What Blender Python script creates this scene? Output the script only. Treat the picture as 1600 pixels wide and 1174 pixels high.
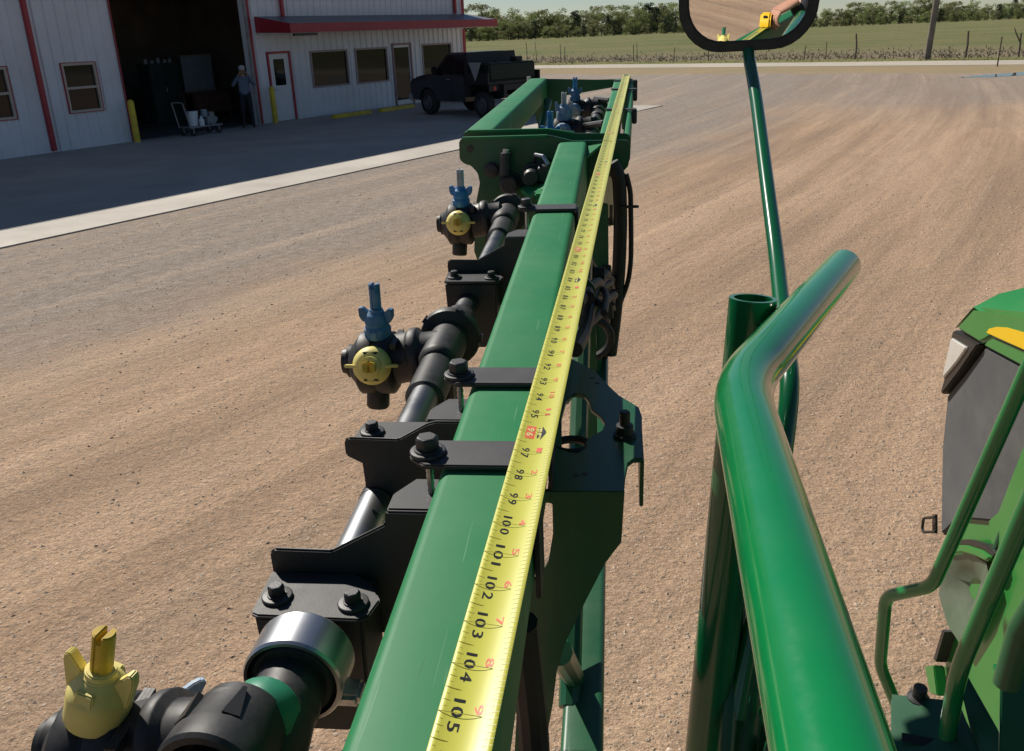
import bpy, bmesh, math, random
import numpy as np
from mathutils import Vector, Matrix, Quaternion
random.seed(7); rng=np.random.RandomState(7)
SC=bpy.context.scene
for o in list(bpy.data.objects): bpy.data.objects.remove(o)
COL=SC.collection
R=math.radians
# ------------------------------------------------------------------ camera
F=1400.; CX,CY=800.,587.; H=2.5
PITCH=math.atan(539/F); ROLL=R(2.25)
fw=np.array([0,math.cos(PITCH),-math.sin(PITCH)]); r0=np.array([1.,0,0]); u0=np.cross(r0,fw)
rt=math.cos(ROLL)*r0-math.sin(ROLL)*u0; up=math.cos(ROLL)*u0+math.sin(ROLL)*r0
CAM=np.array([0,0,H])
cd=bpy.data.cameras.new('camera'); cam=bpy.data.objects.new('camera',cd); COL.objects.link(cam)
cd.sensor_fit='HORIZONTAL'; cd.sensor_width=36; cd.lens=36*F/1600; cd.clip_start=.02; cd.clip_end=4000
cam.matrix_world=Matrix(((rt[0],up[0],-fw[0],0),(rt[1],up[1],-fw[1],0),(rt[2],up[2],-fw[2],H),(0,0,0,1)))
SC.camera=cam
# ------------------------------------------------------------------ sky, sun, exposure
SUN_EL=R(42); SUN_AZ=R(-34)          # azimuth clockwise from +Y
w=bpy.data.worlds.new('World'); SC.world=w; w.use_nodes=True
nt=w.node_tree; sky=nt.nodes.new('ShaderNodeTexSky'); sky.sky_type='NISHITA'; sky.sun_disc=False
sky.sun_elevation=SUN_EL; sky.sun_rotation=SUN_AZ; sky.air_density=.9; sky.dust_density=0.; sky.ozone_density=3.; sky.altitude=600
bg=nt.nodes['Background']; nt.links.new(sky.outputs[0],bg.inputs[0]); bg.inputs[1].default_value=.05
sd=Vector((math.sin(SUN_AZ)*math.cos(SUN_EL),math.cos(SUN_AZ)*math.cos(SUN_EL),math.sin(SUN_EL)))
sl=bpy.data.lights.new('sun','SUN'); sl.energy=5.0; sl.angle=R(.53); sl.color=(1,.94,.84)
so=bpy.data.objects.new('sun',sl); COL.objects.link(so); so.rotation_euler=sd.to_track_quat('Z','Y').to_euler(); so.location=(0,0,30)
SC.view_settings.view_transform='Standard'; SC.view_settings.look='None'; SC.view_settings.exposure=.16; SC.view_settings.gamma=1
# ------------------------------------------------------------------ pixel -> place
def ray(x,y): return fw+rt*(x-CX)/F-up*(y-CY)/F
def gnd(x,y,z=0):
    r=ray(x,y); return CAM+r*((z-H)/r[2])
def pd(x,y,d): return CAM+ray(x,y)*d
IN=.0254
vp=ray(1012,-16); ub=vp/np.linalg.norm(vp)
TO=CAM+ray(735,1139)*(14.14*IN*(ub@fw))+ub*105*IN          # tape hook
zb=np.array([0,0,1.])-ub*ub[2]; zb/=np.linalg.norm(zb); yb=np.cross(zb,ub)
a=R(2.0); vb=ub*math.cos(a)+yb*math.sin(a); yB=np.cross(zb,vb)
def planehit(x,y,p,n):
    r=ray(x,y); return CAM+r*(((p-CAM)@n)/(r@n))
OB=planehit(525,1174,TO,zb)-yB*.026
def toB(p):
    d=np.asarray(p)-OB; return np.array([d@vb,d@yB,d@zb])
def b2w(X,Y,Z): return OB+vb*X+yB*Y+zb*Z
def onZ(x,y,z): return toB(planehit(x,y,OB+zb*z,zb))
def onX(x,y,X): return toB(planehit(x,y,OB+vb*X,vb))
MB_BOOM=Matrix(((vb[0],yB[0],zb[0],OB[0]),(vb[1],yB[1],zb[1],OB[1]),(vb[2],yB[2],zb[2],OB[2]),(0,0,0,1)))
# ------------------------------------------------------------------ materials
def mat(name,col,rough=.5,metal=0.,n1=None,bump=None,coat=0.,spec=.5,dust=None):
    """n1=(scale,amount,detail) colour variation; bump=(scale,strength,dist); dust=(colour,amount,scale)"""
    m=bpy.data.materials.new(name); m.use_nodes=True; t=m.node_tree; N=t.nodes; L=t.links
    b=N['Principled BSDF']; b.inputs['Base Color'].default_value=(*col,1); b.inputs['Roughness'].default_value=rough
    b.inputs['Metallic'].default_value=metal; b.inputs['Specular IOR Level'].default_value=spec
    if coat: b.inputs['Coat Weight'].default_value=coat; b.inputs['Coat Roughness'].default_value=.08
    tc=N.new('ShaderNodeTexCoord'); src=None
    if n1:
        n=N.new('ShaderNodeTexNoise'); n.inputs['Scale'].default_value=n1[0]; n.inputs['Detail'].default_value=n1[2] if len(n1)>2 else 4
        L.new(tc.outputs['Object'],n.inputs['Vector'])
        mr=N.new('ShaderNodeMapRange'); mr.inputs[1].default_value=.3; mr.inputs[2].default_value=.7; mr.inputs[3].default_value=1-n1[1]; mr.inputs[4].default_value=1+n1[1]
        L.new(n.outputs['Fac'],mr.inputs[0])
        h=N.new('ShaderNodeHueSaturation'); h.inputs['Color'].default_value=(*col,1); L.new(mr.outputs[0],h.inputs['Value']); src=h.outputs[0]
    if dust:
        n=N.new('ShaderNodeTexNoise'); n.inputs['Scale'].default_value=dust[2]; n.inputs['Detail'].default_value=8; n.inputs['Roughness'].default_value=.7
        L.new(tc.outputs['Object'],n.inputs['Vector'])
        mr=N.new('ShaderNodeMapRange'); mr.inputs[1].default_value=.42; mr.inputs[2].default_value=.72; mr.inputs[4].default_value=dust[1]; L.new(n.outputs['Fac'],mr.inputs[0])
        mx=N.new('ShaderNodeMixRGB'); L.new(mr.outputs[0],mx.inputs[0]); mx.inputs[2].default_value=(*dust[0],1)
        if src: L.new(src,mx.inputs[1])
        else: mx.inputs[1].default_value=(*col,1)
        src=mx.outputs[0]
        ra=N.new('ShaderNodeMapRange'); ra.inputs[3].default_value=rough; ra.inputs[4].default_value=min(1,rough+.35); L.new(mr.outputs[0],ra.inputs[0]); L.new(ra.outputs[0],b.inputs['Roughness'])
    if src: L.new(src,b.inputs['Base Color'])
    if bump:
        n=N.new('ShaderNodeTexNoise'); n.inputs['Scale'].default_value=bump[0]; n.inputs['Detail'].default_value=5
        L.new(tc.outputs['Object'],n.inputs['Vector']); bp=N.new('ShaderNodeBump'); bp.inputs['Strength'].default_value=bump[1]; bp.inputs['Distance'].default_value=bump[2]
        L.new(n.outputs['Fac'],bp.inputs['Height']); L.new(bp.outputs[0],b.inputs['Normal'])
    return m
TAN=(.42,.32,.23)
M={}
M['green']=mat('green_paint',(.017,.185,.066),.50,n1=(6,.10),bump=(900,.05,.0004),dust=((.10,.25,.14),.3,9),spec=.2)
def scratches(m,sx,sy,amt):
    t=m.node_tree; N=t.nodes; L=t.links; b=N['Principled BSDF']; old=b.inputs['Base Color'].links[0].from_socket
    tc=N.new('ShaderNodeTexCoord'); last=old
    for rot,sc_,th,col in ((.25,(sx,sy,1),.70,(.32,.50,.40)),(-1.3,(sx*1.4,sy*.8,1),.715,(.012,.05,.03)),(1.1,(sx*.8,sy*1.2,1),.72,(.30,.45,.36))):
        mp=N.new('ShaderNodeMapping'); mp.inputs['Rotation'].default_value=(0,0,rot); mp.inputs['Scale'].default_value=sc_; L.new(tc.outputs['Object'],mp.inputs[0])
        n=N.new('ShaderNodeTexNoise'); n.inputs['Scale'].default_value=1; n.inputs['Detail'].default_value=2; L.new(mp.outputs[0],n.inputs['Vector'])
        r=N.new('ShaderNodeMapRange'); r.inputs[1].default_value=th; r.inputs[2].default_value=th+.015; r.inputs[4].default_value=amt; L.new(n.outputs['Fac'],r.inputs[0])
        x=N.new('ShaderNodeMixRGB'); L.new(r.outputs[0],x.inputs[0]); L.new(last,x.inputs[1]); x.inputs[2].default_value=(*col,1); last=x.outputs[0]
    L.new(last,b.inputs['Base Color'])
scratches(M['green'],10,420,.22)
M['green_gloss']=mat('green_gloss_paint',(.003,.185,.050),.14,n1=(5,.14),coat=.5,bump=(18,.04,.002),dust=((.01,.20,.065),.35,26))
M['green_gloss_shade']=mat('green_gloss_shade_paint',(.003,.105,.036),.2,n1=(5,.14),coat=.4)  # gloss green darkened: unlit side of arm and post put into the colour
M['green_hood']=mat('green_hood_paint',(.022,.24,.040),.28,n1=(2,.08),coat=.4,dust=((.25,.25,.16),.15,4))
M['green_dark']=mat('green_shaded_paint',(.006,.085,.032),.38,n1=(5,.15),coat=.15,dust=((.12,.15,.10),.15,12))  # boom green darkened: shade on plates, chord and lattice put into the colour
M['yellow_decal']=mat('yellow_decal',(.85,.55,.01),.3)
M['black']=mat('black_powder_coat',(.024,.024,.027),.52,n1=(40,.22),bump=(1400,.22,.0003),dust=((.06,.058,.056),.25,60),spec=.5)
M['black_plastic']=mat('black_plastic',(.018,.018,.020),.50,n1=(30,.3),bump=(300,.12,.0006),dust=((.09,.086,.082),.35,45),spec=.45)
M['steel']=mat('stainless_pipe',(.50,.51,.53),.33,1.,n1=(30,.1),bump=(200,.05,.0003))
M['pipe_dark']=mat('shaded_pipe',(.16,.165,.175),.38,1.,n1=(30,.25),bump=(200,.08,.0003),dust=((.05,.05,.05),.5,30))  # pipe steel darkened: shade past the bracket put into the colour
M['zinc']=mat('zinc_steel',(.5,.5,.5),.35,1.,n1=(200,.2))
M['bolt']=mat('black_bolt',(.03,.03,.032),.5,.0,n1=(200,.3),bump=(900,.3,.0004))
M['cap_yellow']=mat('yellow_cap',(.76,.65,.19),.5,n1=(40,.12),dust=((.60,.50,.26),.35,70),bump=(300,.08,.0005))
M['tip_yellow']=mat('yellow_tip',(.62,.42,.03),.5,n1=(60,.25),dust=((.35,.25,.06),.4,90))
M['cap_blue']=mat('blue_cap',(.03,.15,.30),.5,n1=(40,.2),dust=((.28,.33,.37),.45,80))
M['cap_blue2']=mat('bright_blue_cap',(.02,.20,.48),.42,n1=(40,.15),dust=((.25,.33,.4),.25,80))
M['cap_pale']=mat('dusty_blue_cap',(.10,.22,.38),.6,n1=(40,.2),dust=((.55,.58,.60),.85,50))
M['tip_grey']=mat('grey_tip',(.36,.40,.44),.5,n1=(60,.2))
M['cap_green']=mat('green_cap',(.02,.19,.11),.45,n1=(40,.2))
M['rubber']=mat('black_rubber',(.012,.012,.013),.6,bump=(200,.2,.0006))
M['tape']=mat('yellow_blade',(.56,.55,.075),.38,n1=(8,.05),coat=.2)
M['ink']=mat('black_ink',(.02,.02,.02),.35)
M['ink2']=mat('tick_ink',(.22,.19,.02),.35)
M['inkred']=mat('red_ink',(.80,.16,.08),.35)
M['inkpink']=mat('pale_red_ink',(.75,.16,.09),.35)
M['chrome']=mat('chrome_hook',(.8,.8,.8),.15,1.)
M['case']=mat('yellow_case',(.85,.5,.02),.35)
M['mirror']=mat('mirror_glass',(.9,.9,.9),.0,1.)
M['mesh_grey']=mat('grey_mesh_screen',(.085,.09,.095),.75,n1=(3,.25,6),bump=(700,.5,.001),dust=((.18,.17,.15),.5,5))
M['lens']=mat('headlight_lens',(.75,.75,.72),.08,.15,n1=(10,.1),coat=1.)
M['lampblack']=mat('lamp_housing',(.03,.028,.026),.4)
M['dish']=mat('dusty_dish',(.10,.15,.10),.42,n1=(6,.15),dust=((.24,.25,.2),.5,7))
# building
M['siding']=mat('white_siding',(.72,.74,.77),.45,n1=(.8,.05),bump=(2,.05,.01),dust=((.5,.47,.42),.2,1.3))
M['redtrim']=mat('red_trim',(.36,.03,.045),.4,n1=(3,.12))
M['awnroof']=mat('grey_awning_roof',(.13,.15,.18),.45,n1=(3,.15))
M['whitepaint']=mat('white_door_paint',(.70,.71,.72),.4,n1=(2,.05))
M['glass']=mat('dark_window_glass',(.010,.011,.012),.05,spec=.32)
M['frame']=mat('almond_window_frame',(.52,.43,.36),.5)
M['frame2']=mat('mauve_frame',(.26,.17,.18),.5)
M['frame3']=mat('taupe_frame',(.33,.27,.27),.5)
M['concrete']=mat('concrete',(.42,.385,.335),.8,n1=(.6,.14,8),bump=(40,.2,.004),dust=((.30,.26,.22),.5,.8))
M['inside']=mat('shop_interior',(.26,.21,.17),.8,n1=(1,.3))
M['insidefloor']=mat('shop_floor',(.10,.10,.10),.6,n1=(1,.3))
M['safety']=mat('safety_yellow',(.68,.50,.03),.5,n1=(6,.2),dust=((.2,.16,.08),.3,10))
M['rubbertyre']=mat('tyre_rubber',(.02,.02,.021),.75,bump=(60,.4,.005))
M['truckpaint']=mat('black_truck_paint',(.006,.007,.012),.25,coat=.35,spec=.4)
M['truckglass']=mat('tinted_truck_glass',(.006,.007,.009),.12,spec=.2)
M['tankdark']=mat('dark_tank',(.008,.02,.014),.5,spec=.3)
M['truckdark']=mat('truck_black_steel',(.010,.011,.013),.5,n1=(8,.3))
M['rim']=mat('steel_rim',(.20,.20,.21),.4,.8)
M['galv']=mat('galvanised_post',(.25,.25,.24),.6,n1=(3,.3))
M['wood']=mat('weathered_wood',(.16,.13,.10),.9,n1=(6,.35),bump=(20,.5,.01))
M['polewood']=mat('pole_wood',(.20,.17,.145),.85,n1=(2,.25),bump=(15,.4,.01))
M['bark']=mat('bark',(.07,.055,.045),.9,n1=(2,.3))
M['skin']=mat('skin',(.48,.26,.18),.5,n1=(20,.08))
M['shirt']=mat('grey_blue_shirt',(.13,.17,.24),.85,n1=(12,.2),bump=(60,.4,.006))
M['jeans']=mat('dark_trousers',(.012,.014,.024),.85,n1=(12,.25),bump=(60,.4,.006))
M['jacket']=mat('black_jacket',(.02,.02,.024),.75,n1=(12,.3),bump=(60,.4,.006))
M['boots']=mat('dark_boots',(.03,.025,.02),.6)
M['hair']=mat('brown_hair',(.05,.03,.02),.7)
M['cloth_cap']=mat('pale_cap',(.40,.40,.42),.8)
M['bucket']=mat('white_bucket',(.72,.73,.75),.4)
M['cartmetal']=mat('cart_metal',(.22,.23,.25),.5,.3,n1=(20,.3))
M['cabinet']=mat('dark_green_cabinet',(.03,.05,.045),.5,n1=(3,.2))
M['board']=mat('grey_board',(.22,.27,.31),.5,n1=(2,.1))
M['bench']=mat('brown_bench',(.14,.07,.05),.6,n1=(5,.3))
M['phone']=mat('phone_black',(.01,.01,.012),.2)
M['smv']=mat('grey_triangle',(.33,.33,.33),.5)
M['redlens']=mat('red_lamp_lens',(.4,.02,.02),.2)
M['stone']=mat('pebble',(.44,.34,.25),.9,n1=(9.,.5,3))
# ------------------------------------------------------------------ mesh helpers
class MB:
    def __init__(s): s.v=[]; s.f=[]; s.m=[]
    def add(s,vs,fs,mi=0):
        o=len(s.v); s.v+=[tuple(map(float,v)) for v in vs]; s.f+=[tuple(i+o for i in f) for f in fs]; s.m+=[mi]*len(fs); return s
    def box(s,lo,hi,M4=None,mi=0):
        x0,y0,z0=lo; x1,y1,z1=hi
        vs=[(x0,y0,z0),(x1,y0,z0),(x1,y1,z0),(x0,y1,z0),(x0,y0,z1),(x1,y0,z1),(x1,y1,z1),(x0,y1,z1)]
        if M4 is not None: vs=[M4@Vector(v) for v in vs]
        return s.add(vs,[(0,3,2,1),(4,5,6,7),(0,1,5,4),(1,2,6,5),(2,3,7,6),(3,0,4,7)],mi)
    def prism(s,pts,vec,mi=0):
        pts=[np.asarray(p,float) for p in pts]; vec=np.asarray(vec,float); n=len(pts)
        nrm=sum((np.cross(pts[i],pts[(i+1)%n]) for i in range(n)),np.zeros(3))
        if nrm@vec<0: pts=pts[::-1]
        vs=pts+[p+vec for p in pts]
        return s.add(vs,[tuple(range(n-1,-1,-1)),tuple(range(n,2*n))]+[(i,(i+1)%n,n+(i+1)%n,n+i) for i in range(n)],mi)
    def cyl(s,p0,p1,ra,rb=None,seg=16,caps=True,mi=0):
        rb=ra if rb is None else rb
        return s.lathe([(ra,0),(rb,1)],p0,np.asarray(p1,float)-np.asarray(p0,float),seg,caps,mi)
    def lathe(s,prof,org,axis,seg=20,caps=True,mi=0,phase=0.):
        org=np.asarray(org,float); ax=np.asarray(axis,float); l=np.linalg.norm(ax); d=ax/l
        t=np.array([1.,0,0]) if abs(d[0])<.8 else np.array([0,1.,0]); e1=np.cross(d,t); e1/=np.linalg.norm(e1); e2=np.cross(d,e1)
        vs=[];fs=[]; n=len(prof)
        for r,z in prof:
            for k in range(seg):
                an=2*math.pi*k/seg+phase; vs.append(org+ax*z+(e1*math.cos(an)+e2*math.sin(an))*r)
        for i in range(n-1):
            for k in range(seg): fs.append((i*seg+k,i*seg+(k+1)%seg,(i+1)*seg+(k+1)%seg,(i+1)*seg+k))
        if caps: fs.append(tuple(range(seg-1,-1,-1))); fs.append(tuple(range((n-1)*seg,n*seg)))
        return s.add(vs,fs,mi)
    def tube(s,path,r,seg=14,fil=0.,caps=True,mi=0,nf=6):
        P=[np.asarray(p,float) for p in path]
        if fil>0:
            r_in=list(r) if hasattr(r,'__len__') else None; Q=[P[0]]; RQ=[r_in[0]] if r_in else None
            for i in range(1,len(P)-1):
                a_=P[i-1]-P[i]; b_=P[i+1]-P[i]; la,lb=np.linalg.norm(a_),np.linalg.norm(b_); f=min(fil,la*.45,lb*.45)
                p0=P[i]+a_/la*f; p2=P[i]+b_/lb*f
                for k in range(nf+1):
                    t=k/nf; Q.append((1-t)**2*p0+2*t*(1-t)*P[i]+t*t*p2)
                    if r_in: RQ.append(r_in[i])
            Q.append(P[-1]); P=Q
            if r_in: RQ.append(r_in[-1]); r=RQ
        rr=r if hasattr(r,'__len__') else [r]*len(P)
        n=len(P); T=[(P[min(i+1,n-1)]-P[max(i-1,0)]) for i in range(n)]; T=[t/np.linalg.norm(t) for t in T]
        e=np.cross(T[0],[0,0,1.]); 
        if np.linalg.norm(e)<1e-3: e=np.cross(T[0],[1.,0,0])
        e/=np.linalg.norm(e); vs=[];fs=[]
        for i in range(n):
            e=e-T[i]*(e@T[i]); e/=np.linalg.norm(e); g=np.cross(T[i],e)
            for k in range(seg):
                an=2*math.pi*k/seg; vs.append(P[i]+(e*math.cos(an)+g*math.sin(an))*rr[i])
        for i in range(n-1):
            for k in range(seg): fs.append((i*seg+k,(i+1)*seg+k,(i+1)*seg+(k+1)%seg,i*seg+(k+1)%seg)[::-1])
        if caps: fs.append(tuple(range(seg-1,-1,-1))[::-1]); fs.append(tuple(range((n-1)*seg,n*seg))[::-1])
        return s.add(vs,fs,mi)
    def ball(s,c,r,seg=16,rings=10,mi=0):
        r=np.asarray(r if hasattr(r,'__len__') else (r,r,r),float); c=np.asarray(c,float); vs=[c+[0,0,r[2]]]; fs=[]
        for i in range(1,rings):
            ph=math.pi*i/rings
            for k in range(seg):
                an=2*math.pi*k/seg; vs.append(c+r*np.array([math.sin(ph)*math.cos(an),math.sin(ph)*math.sin(an),math.cos(ph)]))
        vs.append(c-[0,0,r[2]]); L=len(vs)-1
        for k in range(seg):
            fs.append((0,1+k,1+(k+1)%seg)); fs.append((L,1+(rings-2)*seg+(k+1)%seg,1+(rings-2)*seg+k))
        for i in range(rings-2):
            for k in range(seg): fs.append((1+i*seg+k,1+(i+1)*seg+k,1+(i+1)*seg+(k+1)%seg,1+i*seg+(k+1)%seg))
        return s.add(vs,fs,mi)
    def torus(s,c,ax,Rr,r,seg=24,ss=8,mi=0):
        c=np.asarray(c,float); d=np.asarray(ax,float); d/=np.linalg.norm(d); t=np.array([1.,0,0]) if abs(d[0])<.8 else np.array([0,1.,0]); e1=np.cross(d,t); e1/=np.linalg.norm(e1); e2=np.cross(d,e1)
        vs=[];fs=[]
        for i in range(seg):
            an=2*math.pi*i/seg; o=e1*math.cos(an)+e2*math.sin(an)
            for k in range(ss):
                b=2*math.pi*k/ss; vs.append(c+o*(Rr+r*math.cos(b))+d*r*math.sin(b))
        for i in range(seg):
            for k in range(ss): fs.append((i*ss+k,((i+1)%seg)*ss+k,((i+1)%seg)*ss+(k+1)%ss,i*ss+(k+1)%ss))
        return s.add(vs,fs,mi)
    def build(s,name,mats,parent=None,bevel=0.,seg=2,smooth=True,world=False,ang=35):
        me=bpy.data.meshes.new(name); me.from_pydata(s.v,[],s.f)
        for m in (mats if isinstance(mats,(list,tuple)) else [mats]): me.materials.append(M[m] if isinstance(m,str) else m)
        for p,i in zip(me.polygons,s.m): p.material_index=i
        bm=bmesh.new(); bm.from_mesh(me)
        if len(bm.faces)<30000: bmesh.ops.recalc_face_normals(bm,faces=bm.faces)
        if bevel>0:
            es=[e for e in bm.edges if len(e.link_faces)==2 and e.calc_face_angle(0)>R(30)]
            bmesh.ops.bevel(bm,geom=es,offset=bevel,segments=seg,affect='EDGES',clamp_overlap=True)
        if smooth:
            for e in bm.edges: e.smooth= len(e.link_faces)!=2 or e.calc_face_angle(0)<R(ang)
            for f in bm.faces: f.smooth=True
        bm.to_mesh(me); bm.free()
        o=bpy.data.objects.new(name,me); COL.objects.link(o)
        if parent is not None:
            o.parent=parent
            if world: o.matrix_parent_inverse=PM[parent.name].inverted()
            PM[o.name]=PM[parent.name] if not world else Matrix()
        else: PM[o.name]=Matrix()
        return o
PM={}
def tag(o,label=None,cat=None,group=None,kind=None):
    if label: o['label']=label
    if cat: o['category']=cat
    if group: o['group']=group
    if kind: o['kind']=kind
    return o
def empty(name,m4=None,label=None,cat=None,group=None):
    o=bpy.data.objects.new(name,None); COL.objects.link(o); o.empty_display_size=.1
    m4=m4 if m4 is not None else Matrix(); o.matrix_world=m4; PM[o.name]=m4.copy()
    return tag(o,label,cat,group)
def T(x,y,z,rz=0): return Matrix.Translation((x,y,z))@Matrix.Rotation(rz,4,'Z')
def copytree(o,parent=None,m4=None):
    c=o.copy(); COL.objects.link(c)
    if parent is not None: c.parent=parent
    if m4 is not None: c.matrix_world=m4
    for ch in o.children: copytree(ch,c)
    return c
def poly_hole(outer,holes,vec,name,mt,parent,world=False,bevel=0):
    """flat sheet with holes, extruded by vec"""
    bm=bmesh.new(); es=[]
    for lp in [outer]+holes:
        vs=[bm.verts.new(tuple(p)) for p in lp]
        for i in range(len(vs)): es.append(bm.edges.new((vs[i],vs[(i+1)%len(vs)])))
    bmesh.ops.triangle_fill(bm,use_beauty=True,edges=es)
    r=bmesh.ops.extrude_face_region(bm,geom=list(bm.faces))
    bmesh.ops.translate(bm,verts=[g for g in r['geom'] if isinstance(g,bmesh.types.BMVert)],vec=tuple(vec))
    bmesh.ops.recalc_face_normals(bm,faces=bm.faces)
    bmesh.ops.dissolve_limit(bm,angle_limit=R(1),verts=bm.verts,edges=bm.edges)
    b=MB(); bm.verts.index_update(); b.v=[tuple(v.co) for v in bm.verts]; b.f=[tuple(v.index for v in f.verts) for f in bm.faces]; b.m=[0]*len(b.f); bm.free()
    return b.build(name,mt,parent,bevel=bevel,world=world)
def circ(c,r,n=20,a0=0,a1=2*math.pi):
    return [(c[0]+r*math.cos(a0+(a1-a0)*i/n),c[1]+r*math.sin(a0+(a1-a0)*i/n)) for i in range(n)]
# ================================================================== SETTING
def nodes(name):
    m=bpy.data.materials.new(name); m.use_nodes=True; t=m.node_tree; return m,t.nodes,t.links,t.nodes['Principled BSDF']
def noise(N,L,vec,scale,detail=6,rough=.6,dist=0):
    n=N.new('ShaderNodeTexNoise'); n.inputs['Scale'].default_value=scale; n.inputs['Detail'].default_value=detail; n.inputs['Roughness'].default_value=rough; n.inputs['Distortion'].default_value=dist
    L.new(vec,n.inputs['Vector']); return n.outputs['Fac']
def mrange(N,L,src,a,b,c=0.,d=1.,smooth=False):
    n=N.new('ShaderNodeMapRange'); n.inputs[1].default_value=a; n.inputs[2].default_value=b; n.inputs[3].default_value=c; n.inputs[4].default_value=d
    if smooth: n.interpolation_type='SMOOTHSTEP'
    L.new(src,n.inputs[0]); return n.outputs[0]
def mixc(N,L,fac,c1,c2,mode='MIX'):
    n=N.new('ShaderNodeMixRGB'); n.blend_type=mode
    if isinstance(fac,float): n.inputs[0].default_value=fac
    else: L.new(fac,n.inputs[0])
    for i,c in ((1,c1),(2,c2)):
        if isinstance(c,tuple): n.inputs[i].default_value=(*c,1)
        else: L.new(c,n.inputs[i])
    return n.outputs[0]
def mathn(N,L,op,a_,b_):
    n=N.new('ShaderNodeMath'); n.operation=op
    for i,c in ((0,a_),(1,b_)):
        if isinstance(c,(int,float)): n.inputs[i].default_value=c
        else: L.new(c,n.inputs[i])
    return n.outputs[0]
TRK=math.atan2(.8,.6)
def gravel_mat():
    m,N,L,b=nodes('gravel_yard'); tc=N.new('ShaderNodeTexCoord'); P=tc.outputs['Object']
    # gentle bend of the wheel tracks
    mp=N.new('ShaderNodeMapping'); mp.inputs['Rotation'].default_value=(0,0,-TRK); L.new(P,mp.inputs[0])
    sp=N.new('ShaderNodeSeparateXYZ'); L.new(mp.outputs[0],sp.inputs[0])
    cur=mathn(N,L,'MULTIPLY',mathn(N,L,'POWER',mathn(N,L,'ABSOLUTE',sp.outputs[0],0),2.0),-.0030)
    yy=mathn(N,L,'ADD',sp.outputs[1],cur)
    cb=N.new('ShaderNodeCombineXYZ'); L.new(mathn(N,L,'MULTIPLY',sp.outputs[0],.07),cb.inputs[0]); L.new(yy,cb.inputs[1]); ST=cb.outputs[0]
    cb2=N.new('ShaderNodeCombineXYZ'); L.new(mathn(N,L,'MULTIPLY',sp.outputs[0],.25),cb2.inputs[0]); L.new(yy,cb2.inputs[1]); ST2=cb2.outputs[0]
    big=noise(N,L,P,.22,5,.6); st=noise(N,L,ST,1.1,5,.62); st2=noise(N,L,ST2,3.2,6,.65); fine=noise(N,L,P,38,6,.72); mid=noise(N,L,P,6.5,6,.68); gr=noise(N,L,P,110,3,.6)
    zone=mrange(N,L,mathn(N,L,'ADD',yy,mathn(N,L,'MULTIPLY',mathn(N,L,'SUBTRACT',big,.5),6.)),5.6,9.0,0,1,True)
    spw=N.new('ShaderNodeSeparateXYZ'); L.new(P,spw.inputs[0])
    far=mathn(N,L,'ADD',mathn(N,L,'MULTIPLY',spw.outputs[0],.45),mathn(N,L,'ADD',mathn(N,L,'MULTIPLY',spw.outputs[1],.85),mathn(N,L,'MULTIPLY',mathn(N,L,'SUBTRACT',big,.5),16.)))
    zone=mathn(N,L,'MAXIMUM',zone,mrange(N,L,far,22,34,0,.85,True))
    tanc=mixc(N,L,mrange(N,L,st,.36,.64),(.315,.205,.130),(.455,.315,.210))
    tanc=mixc(N,L,mrange(N,L,st2,.46,.70,0,.28),tanc,(.25,.175,.122))
    tanc=mixc(N,L,mrange(N,L,mid,.52,.70,0,.55),tanc,(.225,.165,.122))
    grey=mixc(N,L,mrange(N,L,mid,.38,.64),(.195,.165,.142),(.295,.25,.213))
    grey=mixc(N,L,mrange(N,L,st,.52,.7,0,.5),grey,(.36,.275,.205))
    c=mixc(N,L,zone,tanc,grey)
    c=mixc(N,L,mrange(N,L,st,.33,.48,.4,0.),c,(.225,.170,.133))
    cb3=N.new('ShaderNodeCombineXYZ'); L.new(mathn(N,L,'MULTIPLY',sp.outputs[0],.022),cb3.inputs[0]); L.new(yy,cb3.inputs[1]); tr3=noise(N,L,cb3.outputs[0],1.7,4,.55,.5)
    c=mixc(N,L,mathn(N,L,'MULTIPLY',mrange(N,L,tr3,.52,.68,0,.55),mrange(N,L,big,.35,.6,.1,.8)),c,(.48,.352,.25)); c=mixc(N,L,mathn(N,L,'MULTIPLY',mrange(N,L,tr3,.47,.34,0,.5),mrange(N,L,big,.6,.38,.15,.8)),c,(.21,.155,.115))
    wob=mathn(N,L,'ADD',yy,mathn(N,L,'MULTIPLY',mathn(N,L,'SUBTRACT',noise(N,L,cb3.outputs[0],2.2,2,.5),.5),1.6))
    gate=mrange(N,L,noise(N,L,P,.9,4,.6),.38,.62,.0,.9); rut=None
    for y0,wd_ in ((1.7,.10),(2.05,.07),(3.5,.12),(4.05,.06),(5.15,.10),(5.5,.05),(6.6,.12),(7.1,.06),(7.45,.05),(8.3,.09),(-.6,.12),(-1.1,.06),(.4,.08)):
        q=mrange(N,L,mathn(N,L,'ABSOLUTE',mathn(N,L,'SUBTRACT',wob,y0),0),wd_*.3,wd_*2.8,1,0,True); rut=q if rut is None else mathn(N,L,'MAXIMUM',rut,q)
    rut=mathn(N,L,'MULTIPLY',rut,gate)
    c=mixc(N,L,mathn(N,L,'MULTIPLY',rut,.24),c,(.19,.138,.10))
    blot=noise(N,L,P,15,5,.7); c=mixc(N,L,mrange(N,L,blot,.52,.68,0,.5),c,(.205,.155,.118)); c=mixc(N,L,mrange(N,L,blot,.45,.30,0,.35),c,(.44,.33,.24))
    vo2=N.new('ShaderNodeTexVoronoi'); vo2.inputs['Scale'].default_value=60; L.new(P,vo2.inputs['Vector']); sp2=N.new('ShaderNodeSeparateColor'); L.new(vo2.outputs['Color'],sp2.inputs[0])
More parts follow.
